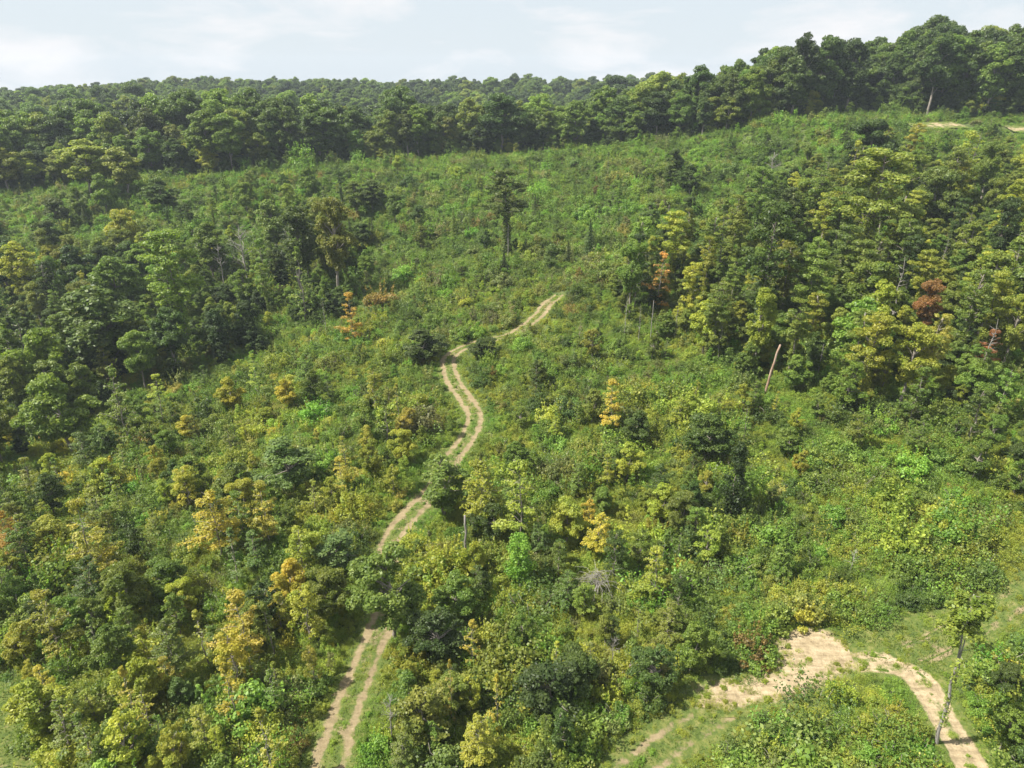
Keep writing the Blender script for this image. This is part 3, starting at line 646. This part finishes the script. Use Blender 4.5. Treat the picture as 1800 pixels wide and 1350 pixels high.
# ---- zones of the wood: x0, x1, base rows, number, kinds, height m, tints, place words
def zone_fill(poly, num, kinds, hts, tints, region, spacing=1.0, group=None, tries=40, wide=(.85, 1.2), hfun=None):
    poly = np.array(poly, float); lo, hi = poly.min(0), poly.max(0); got = 0; k = 0
    while got < num and k < num * tries:
        k += 1; q = rng.uniform(lo, hi)
        if not in_poly(q[0], q[1], poly): continue
        P = ground(*q)
        if P is None: continue
        kind = kinds[rng.integers(len(kinds))]; var = int(rng.integers(len(K[kind]))); H = rng.uniform(*hts) * (hfun(q[0]) if hfun else 1); wd = rng.uniform(*wide)
        _, H0, R0 = K[kind][var]; Rr = R0 * H / H0 * wd
        if any(np.hypot(*(t['P'][:2] - P[:2])) < (t['R'] + Rr) * .62 * spacing for t in THINGS if abs(t['P'][0] - P[0]) < 12): continue
        if on_bare(P[0], P[1], .6) or blocks(P, H, Rr)[0]: continue
        tn = list(tints); tint = tn[rng.choice(len(tn), p=np.array([tints[x] for x in tn]) / sum(tints.values()))]
        plant(kind, P, H, tint, var=var, wide=wd, region=region, group=group); got += 1
    return got
cnt = {}
DK = {'dark green': 4, 'deep green': 6, 'green': 2}
# skyline wood at the upper right: rows placed straight in the place, on the hilltop
def row_fill(pts, region, kind, tints, group, jitter=2., wide=(.9, 1.2)):
    for x, y, H in pts:
        x += rng.normal() * jitter; y += rng.normal() * jitter * .8
        tn = list(tints); tint = tn[rng.choice(len(tn), p=np.array([tints[t] for t in tn]) / sum(tints.values()))]
        plant(kind, np.array([x, y, float(height(x, y))]), H, tint, region=region, group=group, wide=rng.uniform(*wide))
def edge_row(pix, back, H, step):
    """points along the line of a wood's edge, set back by some metres"""
    P = np.array(pix, float); out = []
    for a, b in zip(P[:-1], P[1:]):
        m = max(1, int(np.linalg.norm(b - a) / step)); d = (b - a) / np.linalg.norm(b - a); nn = np.array([-d[1], d[0]])
        if nn[1] < 0: nn = -nn
        for t in np.arange(m) / m:
            p = a + (b - a) * t + nn * back; out.append((p[0], p[1], H(p) if callable(H) else H * rng.uniform(.62, 1.15)))
    return out
HILL = [(58, 218), (76, 216), (95, 224), (112, 226), (124, 213), (137, 212), (152, 208), (176, 206)]
HH = lambda p: float(np.interp(p[0], [58, 72, 85, 100, 125, 150, 175], [15, 19, 24, 23, 23.5, 25.5, 27.5])) * rng.uniform(.8, 1.1)
r1 = 'in the hilltop forest at upper right'
row_fill(edge_row(HILL, 3, HH, 5.2), r1, 'oak', DK, 'trees of the hilltop forest', wide=(.75, 1.05))
row_fill(edge_row(HILL, 10, HH, 6), r1, 'oak', DK, 'trees of the hilltop forest', wide=(.85, 1.15))
row_fill(edge_row(HILL, 18, HH, 6.5), r1, 'oak', DK, 'trees of the hilltop forest', wide=(.9, 1.2))
EDGE = [(-90, 219), (-75, 231), (-55, 236), (-30, 240), (-5, 244), (25, 239), (45, 229), (58, 219)]
r2 = 'in the forest line behind the open slope'
MX = {'dark green': 1.6, 'deep green': 4, 'green': 5, 'olive green': 2.5, 'yellow green': .15}
row_fill(edge_row(EDGE, 3, 17.5, 6.2), r2, 'oak', MX, 'trees of the forest line', wide=(.95, 1.4))
row_fill(edge_row(EDGE, 11, 20, 8), r2, 'oak', MX, 'trees of the forest line')
at('oak', 1078, 256, 128, 'dark green', 95, var=2, label='biggest dark tree, rising above the forest line right of centre')
at('oak', 690, 280, 160, 'deep green', 105, var=0, label='big round tree of the forest line left of centre')
at('oak', 868, 274, 176, 'green', 80, var=1, label='round topped lighter tree in the middle of the forest line')
at('oak', 565, 292, 178, 'deep green', 85, var=0, label='large domed tree at the left part of the forest line')
at('tall', 637, 282, 215, 'rust brown', 50, var=0, label='reddish brown topped tree in the forest line')
at('tall', 732, 278, 236, 'rust brown', 30, var=3, label='small reddish brown tree at the foot of the forest line')
at('mid', 1275, 236, 165, 'olive green', 50, var=1, label='brownish olive tree where the forest line meets the hilltop forest')
LEFT = [(-172, 210), (-149, 218), (-133, 223), (-112, 223), (-90, 219)]
r3 = 'in the valley forest at upper left'
row_fill(edge_row(LEFT, 2, 15.5, 7), r3, 'oak', {'deep green': 3, 'green': 3, 'olive green': 2, 'yellow green': 1.5}, 'trees of the valley forest', wide=(1.05, 1.5))
row_fill(edge_row(LEFT, 14, 20, 8), r3, 'oak', MX, 'trees of the valley forest')

cnt['slopeR'] = zone_fill([(1090, 470), (1240, 400), (1420, 320), (1600, 290), (1800, 280), (1860, 620), (1700, 720), (1500, 730), (1320, 680), (1180, 620), (1060, 540)], 100,
    ['tall', 'tall', 'tall', 'tall', 'mid', 'layer'], (9, 14.5), {'olive green': 6, 'yellow green': 6, 'green': 5, 'dark green': .5, 'deep green': .8}, 'on the wooded slope at right', .55, 'trees of the right slope')
cnt['grove'] = zone_fill([(-40, 520), (150, 500), (300, 470), (480, 450), (640, 430), (660, 540), (520, 610), (420, 640), (250, 690), (60, 800), (-40, 850)], 62,
    ['tall', 'mid', 'oak', 'tall', 'layer'], (9, 15), {'dark green': 1, 'deep green': 2, 'olive green': 5, 'green': 5, 'yellow green': .8}, 'in the dark grove at left', .55, 'trees of the left grove')
cnt['young'] = zone_fill([(-40, 880), (60, 850), (240, 740), (420, 660), (620, 690), (760, 780), (720, 860), (640, 980), (600, 1180), (540, 1380), (100, 1380), (60, 1200), (-40, 1150)], 150,
    ['layer', 'sapling', 'sapling', 'layer', 'sapling', 'layer', 'mid'], (3.0, 6.6), {'yellow green': 6, 'golden yellow': 1.1, 'olive green': 3, 'green': 5, 'bluish green': .7, 'deep green': 1.5}, 'in the young growth left of the trail', .55, 'young trees left of the trail')
cnt['mid'] = zone_fill([(860, 560), (1060, 560), (1300, 700), (1500, 760), (1330, 930), (1250, 1080), (1210, 1200), (1040, 1380), (700, 1380), (720, 1160), (820, 960), (860, 760)], 90,
    ['layer', 'sapling', 'sapling', 'layer', 'sapling', 'mid'], (3.0, 5.8), {'green': 5, 'yellow green': 3.5, 'deep green': 2.5, 'olive green': 3, 'golden yellow': .35, 'bluish green': .5}, 'in the thicket right of the trail', .6, 'young trees right of the trail')
cnt['slopeL'] = zone_fill([(-20, 400), (150, 370), (400, 350), (640, 370), (660, 460), (480, 450), (300, 470), (150, 500), (-20, 520)], 34, ['tall', 'mid', 'tall', 'mid'], (6.5, 12), {'deep green': 2.5, 'olive green': 4, 'green': 4, 'yellow green': 1}, 'on the left slope above the grove', .8, 'trees on the left slope')
cnt['open'] = zone_fill([(420, 335), (700, 300), (1200, 275), (1500, 215), (1780, 240), (1600, 290), (1200, 400), (1000, 470), (700, 440), (300, 460), (30, 420), (150, 370)], 44,
    ['mid', 'mid', 'tall', 'cone', 'layer'], (4, 8), {'deep green': 4, 'green': 3, 'bluish green': 2, 'olive green': 1.5, 'yellow green': 1}, 'on the open slope', 1.5, 'young trees on the open slope')
cnt['far right'] = zone_fill([(1380, 700), (1860, 640), (1860, 960), (1650, 830), (1450, 800)], 28, ['sapling', 'layer', 'sapling', 'tall'], (3.5, 8), {'green': 4, 'deep green': 2, 'olive green': 2, 'yellow green': 1.5}, 'below the wooded slope at right', .75, 'trees below the right slope')
cnt['corner'] = zone_fill([(1700, 1120), (1860, 1080), (1860, 1400), (1760, 1400), (1730, 1300), (1690, 1220)], 7, ['mid', 'layer'], (3.2, 5.5), {'deep green': 3, 'green': 3}, 'in the lower right corner thicket', .9, 'trees of the lower right corner')
ntree = sum(1 for t in THINGS)
# bushes
GN = {'green': 4, 'deep green': 3, 'bright green': 2.2, 'olive green': 2, 'yellow green': 2, 'bluish green': 1}
YG = {'yellow green': 3, 'green': 4, 'olive green': 2.5, 'golden yellow': .3, 'deep green': 2, 'bluish green': 1.2, 'bright green': 2.5}
cnt['b1'] = zone_fill([(-20, 860), (240, 740), (420, 660), (620, 690), (760, 780), (640, 980), (600, 1180), (540, 1380), (100, 1380), (60, 1200), (-20, 1150)], 80, ['shrub', 'shrub', 'shrub', 'weed'], (1.6, 3.0), YG, 'left of the main trail', .6, 'bushes left of the trail')
cnt['b2'] = zone_fill([(860, 600), (1060, 600), (1300, 720), (1500, 800), (1420, 950), (1250, 1080), (1210, 1200), (1040, 1380), (700, 1380), (720, 1160), (820, 960), (860, 760)], 90, ['shrub', 'shrub', 'shrub', 'weed'], (1.5, 2.8), GN, 'between the trail and the sandy clearing', .6, 'bushes between trail and clearing')
cnt['b3'] = zone_fill([(1300, 960), (1500, 800), (1830, 860), (1830, 1020), (1700, 1080), (1500, 1090), (1350, 1090)], 40, ['shrub', 'weed'], (1.1, 2.2), {'green': 4, 'bright green': 5, 'yellow green': 2, 'deep green': 1.5}, 'on the bright green slope', .7, 'bushes above the clearing')
cnt['b4'] = zone_fill([(1280, 1270), (1440, 1215), (1530, 1185), (1600, 1230), (1650, 1320), (1670, 1400), (1180, 1400)], 32, ['shrub', 'shrub', 'weed'], (1.2, 2.2), {'green': 4, 'bright green': 3, 'yellow green': 2, 'deep green': 3}, 'between the lower right trails', .55, 'bushes between the lower right trails')
cnt['b5'] = zone_fill([(1680, 1150), (1830, 1090), (1830, 1400), (1760, 1400), (1730, 1300)], 12, ['shrub'], (1.5, 2.6), GN, 'in the lower right corner', .6, 'bushes of the lower right corner')
cnt['b7'] = zone_fill([(420, 335), (700, 300), (1200, 275), (1500, 215), (1780, 240), (1600, 290), (1200, 400), (1000, 500), (700, 500), (300, 460), (30, 420), (150, 370)], 70, ['shrub'], (2.2, 4.2), {'green': 4, 'deep green': 4, 'bluish green': 2, 'olive green': 3, 'bright green': 3}, 'on the open slope', .9, 'bushes on the open slope')
cnt['b6'] = zone_fill([(600, 560), (900, 500), (860, 590), (780, 610), (770, 700), (800, 770), (700, 700), (560, 650)], 26, ['shrub'], (1.6, 3.0), GN, 'beside the trail bend', .6, 'bushes by the trail bend')
print('TREES', ntree, 'ALL', len(THINGS), cnt)

# ------------------------------------------------------------------ stuff: undergrowth, far forest, grass
def cover(name, pts, kinds, scale, tints, label, mat=M_STUFF, hscale=None):
    me = bpy.data.meshes.new(name); me.from_pydata([tuple(map(float, p)) for p in pts], [], [])
    m = len(pts)
    for an, val in (('sc', scale), ('rot', rng.random(m) * 6.283)):
        a = me.attributes.new(an, 'FLOAT', 'POINT'); a.data.foreach_set('value', np.asarray(val, np.float32))
    a = me.attributes.new('pick', 'INT', 'POINT'); a.data.foreach_set('value', rng.integers(0, len(kinds), m).astype(np.int32))
    a = me.attributes.new('tint', 'FLOAT_COLOR', 'POINT'); a.data.foreach_set('color', np.c_[tints, np.ones(m)].astype(np.float32).ravel())
    o = link(name, me); t = bpy.data.node_groups.new(name, 'GeometryNodeTree')
    t.interface.new_socket('Geometry', in_out='INPUT', socket_type='NodeSocketGeometry'); t.interface.new_socket('Geometry', in_out='OUTPUT', socket_type='NodeSocketGeometry')
    gi = t.nodes.new('NodeGroupInput'); go = t.nodes.new('NodeGroupOutput'); jn = t.nodes.new('GeometryNodeJoinGeometry'); l = t.links.new
    def na(nm, ty):
        q = t.nodes.new('GeometryNodeInputNamedAttribute'); q.data_type = ty; q.inputs[0].default_value = nm; return q.outputs[0]
    sc, rt, pk = na('sc', 'FLOAT'), na('rot', 'FLOAT'), na('pick', 'INT')
    cx = t.nodes.new('ShaderNodeCombineXYZ'); l(rt, cx.inputs[2])
    for i, k in enumerate(kinds):
        oi = t.nodes.new('GeometryNodeObjectInfo'); oi.inputs[0].default_value = SRC[k]; oi.transform_space = 'ORIGINAL'
        sm = t.nodes.new('GeometryNodeSetMaterial'); sm.inputs['Material'].default_value = mat; gt = t.nodes.new('GeometryNodeGeometryToInstance')
        eq = t.nodes.new('FunctionNodeCompare'); eq.data_type = 'INT'; eq.operation = 'EQUAL'; eq.inputs[3].default_value = i
        ip = t.nodes.new('GeometryNodeInstanceOnPoints')
        l(oi.outputs['Geometry'], sm.inputs[0]); l(sm.outputs[0], gt.inputs[0]); l(pk, eq.inputs[2])
        l(gi.outputs[0], ip.inputs['Points']); l(eq.outputs[0], ip.inputs['Selection']); l(gt.outputs[0], ip.inputs['Instance'])
        l(cx.outputs[0], ip.inputs['Rotation']); l(sc, ip.inputs['Scale']); l(ip.outputs[0], jn.inputs[0])
    l(jn.outputs[0], go.inputs[0])
    md = o.modifiers.new('scatter', 'NODES'); md.node_group = t
    o['kind'] = 'stuff'; o['label'] = label; o['category'] = name.replace('_', ' '); return o
for k in ['shrub', 'weed', 'oak', 'cone', 'mid']:
    for v in range(len(K[k])):
        if (k, v) not in SRC: print('MISSING source', k, v)

def blob(px, py, x, y, rx, ry): return np.exp(-((px - x) / rx) ** 2 - ((py - y) / ry) ** 2)
def cover_tint(P):
    px, py, d = project(P); m = len(P)
    a = fbm(P[:, 0] / 9, P[:, 1] / 9, 21); b = fbm(P[:, 0] / 4, P[:, 1] / 4, 31); c = rng.random(m)
    names = ['deep green', 'green', 'bright green', 'yellow green', 'olive green', 'bluish green', 'golden yellow', 'greyish green', 'rust brown']
    T = np.array([TINT[q] for q in names])
    near = np.clip((py - 560) / 300, 0, 1)
    w = np.stack([.8 + 0 * a, 1.6 + 0 * a, .7 + 1.3 * blob(px, py, 1600, 880, 330, 180) + 1.6 * (py < 420) + .9 * blob(px, py, 1450, 290, 300, 80), .3 + 1.5 * near, .5 + .5 * near,
                  .35 + .9 * (py < 470), .10 * near + .3 * near * (px < 700), .5 + .3 * (py < 400), .05 + 0 * a], 1)
    w[:, 3] += 1.2 * blob(px, py, 1600, 1060, 300, 90) + .8 * blob(px, py, 1000, 1100, 300, 200)
    cen = np.linspace(0, 1, 9)[[0, 3, 5, 7, 4, 2, 8, 6, 1]]
    noise = np.clip((a - .28) / .44, 0, 1)
    w = w * (.15 + np.exp(-((noise[:, None] - cen) / .28) ** 2) * 1.5)
    w = w / w.sum(1, keepdims=True); k = (w.cumsum(1) < rng.random((m, 1))).sum(1)
    k2 = (w.cumsum(1) < rng.random((m, 1))).sum(1)
    return (T[np.clip(k, 0, 8)] * .6 + T[np.clip(k2, 0, 8)] * .4) * (.72 + .6 * b)[:, None] * rng.uniform(.8, 1.25, (m, 1))
def scatter(y0, y1, sp, ext=1.0):
    xs = np.arange(-190, 215, sp); ys = np.arange(y0, y1, sp); X, Y = np.meshgrid(xs, ys); X = X + rng.uniform(-.5, .5, X.shape) * sp; Y = Y + rng.uniform(-.5, .5, Y.shape) * sp
    P = np.c_[X.ravel(), Y.ravel(), height(X.ravel(), Y.ravel())]; px, py, d = project(P)
    return P[(px > -90) & (px < 1890) & (py < 1440)]
def thin(P, H, Rw):
    keep = ~blocks(P, H * .9, Rw * .8) & ~on_bare(P[:, 0], P[:, 1], .35); return keep
P = np.concatenate([scatter(22, 75, .95), scatter(75, 125, 1.15), scatter(125, 262, 1.45)])
d = np.hypot(P[:, 0], P[:, 1]); big = fbm(P[:, 0] / 6, P[:, 1] / 6, 77)
sc = (.22 + .7 * big ** 1.6 * 1.3) * np.exp(rng.normal(size=len(P)) * .36) * np.where(d > 125, 1.1, 1.0)
k = (rng.random(len(P)) < np.clip((fbm(P[:, 0] / 7, P[:, 1] / 7, 51) - .33) * 5, np.where(P[:, 1] > 118, .85, .6), .98)); P, sc, d = P[k], sc[k], d[k]
k = thin(P, 2.4 * sc, 1.6 * sc); P, sc = P[k], sc[k]; P[:, 2] -= .1
SK = [('shrub', 0), ('shrub', 1), ('shrub', 2), ('shrub', 3), ('weed', 0), ('weed', 1)]
cover('undergrowth', P, SK, sc, cover_tint(P), 'dense low undergrowth of mixed green and yellow brush covering the slopes')
print('COVER', len(P))
P = np.concatenate([scatter(35, 125, 2.4), scatter(125, 255, 3.1)]); P = P[rng.random(len(P)) < np.clip((fbm(P[:, 0] / 10, P[:, 1] / 10, 91) - .3) * 3, .15, .9)]
sc = rng.uniform(.2, .36, len(P)) * np.exp(rng.normal(size=len(P)) * .25) * np.where(P[:, 1] > 125, 1.25, 1.); px, py, _ = project(P); k = thin(P, 7.2 * sc, 1.8 * sc) & ((px < 1250) | (py < 700)); P, sc = P[k], sc[k]
cover('sapling_regrowth', P, [('sapling', 0), ('sapling', 1), ('sapling', 2), ('sapling', 3), ('layer', 3)], sc, cover_tint(P), 'upright leafy saplings mixed all through the regrowing slopes')
P = np.concatenate([scatter(40, 120, 2.6), scatter(120, 200, 3.2)]); px, py, _ = project(P)
Z1 = np.array([(1090, 470), (1240, 400), (1420, 320), (1600, 290), (1800, 280), (1900, 620), (1700, 720), (1500, 730), (1320, 680), (1180, 620), (1060, 540)])
Z2 = np.array([(-90, 520), (150, 500), (300, 470), (480, 450), (640, 430), (660, 540), (520, 610), (420, 640), (250, 690), (60, 800), (-90, 850)])
P = P[(in_poly(px, py, Z1) | in_poly(px, py, Z2)) & (rng.random(len(P)) < .55)]; sc = rng.uniform(.3, .65, len(P)); k = thin(P, 10 * sc, 3 * sc); P, sc = P[k], sc[k]
px, py, _ = project(P); tt = np.array([TINT[q] for q in ('olive green', 'green', 'deep green', 'yellow green', 'dark green')])
ft = np.where((px > 900)[:, None], tt[rng.choice(5, len(P), p=[.28, .28, .18, .2, .06])], tt[rng.choice(5, len(P), p=[.22, .2, .3, .04, .24])]) * rng.uniform(.8, 1.25, (len(P), 1))
cover('woodland_understorey', P, [('mid', 0), ('mid', 1), ('mid', 2)], sc, ft, 'leafy saplings filling the gaps under the trees of the wooded slopes')
E = np.array(LEFT + EDGE[1:] + HILL, float)
xs = np.arange(-190, 200, 3.); ys = np.arange(200, 275, 3.); X, Y = np.meshgrid(xs, ys); X = X + rng.uniform(-1.5, 1.5, X.shape); Y = Y + rng.uniform(-1.5, 1.5, Y.shape)
P = np.c_[X.ravel(), Y.ravel(), height(X.ravel(), Y.ravel())]; bk_ = P[:, 1] - np.interp(P[:, 0], E[:, 0], E[:, 1]); P = P[(bk_ > -1.5) & (bk_ < 26)]; bk_ = bk_[(bk_ > -1.5) & (bk_ < 26)]
sc = np.where(bk_ < 3, rng.uniform(.25, .6, len(P)), rng.uniform(.6, 1.15, len(P))); tt = np.array([TINT[q] for q in ('olive green', 'green', 'deep green', 'yellow green', 'dark green')])
cover('forest_thicket', P, [('mid', 0), ('mid', 1), ('mid', 2)], sc, tt[rng.choice(5, len(P), p=[.14, .26, .32, .06, .22])] * rng.uniform(.8, 1.2, (len(P), 1)), 'leafy thicket filling the forest edges between the trunks behind the open slope')
# low weeds that close the ground near the trails
P = np.concatenate([scatter(22, 80, .7), scatter(80, 125, .9), scatter(125, 250, 1.5)]); far = P[:, 1] > 125
C = np.concatenate([v[0] for kk, v in PATHS.items() if 'top' not in kk]); dm = np.full(len(P), 1e9)
for c in C[::4]: dm = np.minimum(dm, np.hypot(P[:, 0] - c[0], P[:, 1] - c[1]))
for q in (SAND, GLADE, GLADE2): dm = np.minimum(dm, edge_dist(P[:, 0], P[:, 1], q))
k = (dm > 1.0); P, far, dm = P[k], far[k], dm[k]; sc = rng.uniform(.2, .42, len(P)) * np.where(far, 1.2, 1.15) * np.where(dm < 3, .7, 1)
keep = ~on_bare(P[:, 0], P[:, 1], -.25) & ~blocks(P, 1.6 * sc * .6, 1.2 * sc * .5); P, sc = P[keep], sc[keep]
G = []
for poly in (GLADE, GLADE2):
    lo, hi = poly.min(0), poly.max(0); q = rng.uniform(lo, hi, (int((hi - lo).prod() * 1.6), 2)); G.append(q[in_poly(q[:, 0], q[:, 1], poly) & (fbm(q[:, 0] / 2, q[:, 1] / 2, 8) > .47)])
for key in ('main', 'left', 'upper', 'right'):
    C, hw = PATHS[key]; T = norm(np.gradient(C, axis=0)); Nn = np.stack([-T[:, 1], T[:, 0]], -1); m = len(C) * 5; ix = rng.integers(0, len(C), m)
    off = np.where(rng.random(m) < .3, rng.normal(size=m) * .16, np.sign(rng.normal(size=m)) * rng.uniform(1.3, hw + .5, m)); G.append(C[ix] + Nn[ix] * off[:, None] + rng.normal(size=(m, 2)) * .15)
lo, hi = SAND.min(0), SAND.max(0); q = rng.uniform(lo - 1, hi + 1, (1500, 2)); de = edge_dist(q[:, 0], q[:, 1], SAND); G.append(q[(de < 1.0 * rng.random(1500) ** 2) | ((fbm(q[:, 0] / 1.5, q[:, 1] / 1.5, 61) > .7) & in_poly(q[:, 0], q[:, 1], SAND))])
G = np.concatenate(G); P = np.concatenate([P, np.c_[G, height(G[:, 0], G[:, 1])]]); sc = np.r_[sc, rng.uniform(.07, .2, len(G))]
a = np.clip(fbm(P[:, 0] / 5, P[:, 1] / 5, 5)[:, None] * 2.4 - .6, 0, 1) * np.where(P[:, 1:2] > 125, .45, 1)
cover('low_weeds', P, [('weed', 0), ('weed', 1), ('shrub', 3)], sc, (np.array(TINT['yellow green']) * a + np.array(TINT['bright green']) * (1 - a)) * rng.uniform(.8, 1.2, (len(P), 1)), 'low weeds and tall grass between the bushes and along the trails')

# far forest: behind the crest and on every hill beyond
def far_points():
    out = []
    for y0, y1, sp in ((225, 330, 6.8), (330, 460, 7.6), (460, 700, 7.8)):
        xs = np.arange(-430, 430, sp); ys = np.arange(y0, y1, sp); X, Y = np.meshgrid(xs, ys); X = X + rng.uniform(-.45, .45, X.shape) * sp; Y = Y + rng.uniform(-.45, .45, Y.shape) * sp
        out.append(np.c_[X.ravel(), Y.ravel()])
    Q = np.concatenate(out); Q = Q[np.abs(Q[:, 0]) < Q[:, 1] * .8 + 20]
    return np.c_[Q, height(Q[:, 0], Q[:, 1])]
Q = far_points()
E = np.array(LEFT + EDGE[1:] + HILL, float); E = E[np.argsort(E[:, 0])]
lim = np.interp(Q[:, 0], E[:, 0], E[:, 1]); Q = Q[Q[:, 1] > lim + 21]
Q[:, 2] -= np.where(Q[:, 1] > 285, 4., 0.); px, py, dd = project(Q + [0, 0, 25]); Q = Q[(px > -60) & (px < 1860) & (py > -40)]
nn_ = fbm(Q[:, 0] / 40, Q[:, 1] / 40, 9)
Q = Q[rng.random(len(Q)) < .93]; nn_ = fbm(Q[:, 0] / 28, Q[:, 1] / 28, 9)
fs = rng.uniform(.7, 1.3, len(Q)) * (.85 + .6 * nn_) * np.where(Q[:, 1] > 400, .72, .88)
tt = 1.05 * np.array([TINT['dark green'], TINT['deep green'], TINT['green'], TINT['olive green'], TINT['bluish green']])
ft = tt[rng.choice(5, len(Q), p=[.22, .33, .25, .12, .08])] * rng.uniform(.75, 1.35, (len(Q), 1))
cover('distant_forest', Q, [('oak', 0), ('oak', 1), ('oak', 2), ('oak', 3)], fs, ft, 'dark green forest covering the far valley and ridges to the skyline')
print('FAR', len(Q))
# pines pricking the far skyline
# grass on the glades and between the ruts
def grass(name, label, poly_list, per, hgt):
    V = []; Fc = []; lvv = []; base = 0
    B = []
    for P in poly_list:
        lo, hi = P.min(0), P.max(0); m = int((hi - lo).prod() * per); q = rng.uniform(lo, hi, (m, 2)); B.append(q[in_poly(q[:, 0], q[:, 1], P)])
    B = np.concatenate(B); k = len(B); z = height(B[:, 0], B[:, 1]) + .03; az = rng.random(k) * 6.283; h = hgt * rng.uniform(.5, 1.4, k); w = .035
    c = np.c_[B, z]; dx = np.c_[np.cos(az), np.sin(az), np.zeros(k)] * w; tip = c + np.c_[rng.normal(size=(k, 2)) * .45 * h[:, None], h]
    V = np.stack([c - dx, c + dx, tip], 1).reshape(-1, 3)
    o = link(name, mesh(name, V, np.arange(k * 3).reshape(-1, 3), [M_LEAF], {'lv': ('FACE', rng.random(k))})); o.color = (.12, .165, .034, 1)
    o['kind'] = 'stuff'; o['label'] = label; o['category'] = 'grass'
def ribbon(key, lo, hi):
    C, hw = PATHS[key]; T = norm(np.gradient(C, axis=0)); Nn = np.stack([-T[:, 1], T[:, 0]], -1); a = C[::3]; nn2 = Nn[::3]
    return np.concatenate([a + nn2 * lo, (a + nn2 * hi)[::-1]])
grass('grass', 'short bright grass on the glades and along the middle of the trails', [GLADE, GLADE2, ribbon('main', -.4, .4), ribbon('main', 1.35, 2.3), ribbon('main', -2.3, -1.35),
      ribbon('left', -.5, .5), ribbon('left', 1.4, 2.5), ribbon('left', -2.5, -1.4), ribbon('upper', -2, 2), ribbon('right', 1.7, 2.5), ribbon('right', -2.5, -1.7)], 26, .2)

# ------------------------------------------------------------------ haze
hb = bpy.data.meshes.new('haze')
x0, x1, y0, y1, z0, z1 = -860, 860, -200, 1150, float(GZ.min()) - 1.2, 72.0
hb.from_pydata([(x, y, z) for z in (z0, z1) for y in (y0, y1) for x in (x0, x1)], [], [(0, 2, 3, 1), (4, 5, 7, 6), (0, 1, 5, 4), (2, 6, 7, 3), (0, 4, 6, 2), (1, 3, 7, 5)])
hm, ht = new_mat('haze'); ho = N(ht, 'ShaderNodeOutputMaterial'); hv = N(ht, 'ShaderNodeVolumePrincipled'); hv.inputs['Density'].default_value = .00018; hv.inputs['Color'].default_value = (.78, .88, 1, 1)
hv.inputs['Anisotropy'].default_value = 0.
ht.links.new(hv.outputs[0], ho.inputs['Volume']); hb.materials.append(hm)
h = link('haze', hb); h['kind'] = 'stuff'; h['label'] = 'thin pale blue haze in the air over the valley'; h['category'] = 'haze'

# ------------------------------------------------------------------ labels
ORD = ['leftmost', 'second', 'third', 'fourth', 'fifth', 'sixth', 'seventh', 'eighth', 'ninth', 'tenth', 'eleventh', 'twelfth', '13th', '14th', '15th', '16th', '17th', '18th', '19th', '20th', '21st', '22nd', '23rd', '24th', '25th', '26th', '27th', '28th', '29th', '30th']
CAT = {'shrub': 'bush', 'weed': 'weeds', 'snag': 'dead trunk', 'bare': 'dead tree', 'heap': 'dead branches'}
NOUN = {'oak': 'broad tree', 'mid': 'round tree', 'layer': 'layered sapling', 'sapling': 'leafy sapling', 'tall': 'slender tree', 'column': 'columnar tree', 'cone': 'conical tree', 'shrub': 'bush', 'weed': 'weed clump'}
bk = {}
for t in THINGS:
    o = t['o']; mid = project(t['P'] + np.array([0, 0, t['H'] * .6])); t['px'], t['py'] = mid[0][0], mid[1][0]
    o['category'] = t['cat'] or CAT.get(t['kind'], 'tree')
    if t['group']: o['group'] = t['group']
    if t['label']: o['label'] = t['label']; continue
    size = ''
    if t['kind'] in ('shrub', 'weed'): size = 'large ' if t['H'] > 2.3 else ('small ' if t['H'] < 1.6 else '')
    bk.setdefault((size + t['tint'] + ' ' + NOUN[t['kind']], t['region']), []).append(t)
for (look, reg), ts in bk.items():
    ts.sort(key=lambda t: t['px'])
    for i, t in enumerate(ts):
        if len(ts) == 1: s = 'only ' + look + ' ' + reg
        elif i == 0: s = 'leftmost ' + look + ' ' + reg
        elif i == len(ts) - 1: s = 'rightmost ' + look + ' ' + reg
        else: s = '%s %s from left %s' % (ORD[i] if i < 30 else '%dth' % (i + 1), look, reg)
        t['o']['label'] = s
mx = max(len(t['o']['label'].split()) for t in THINGS); print('MAX WORDS', mx)
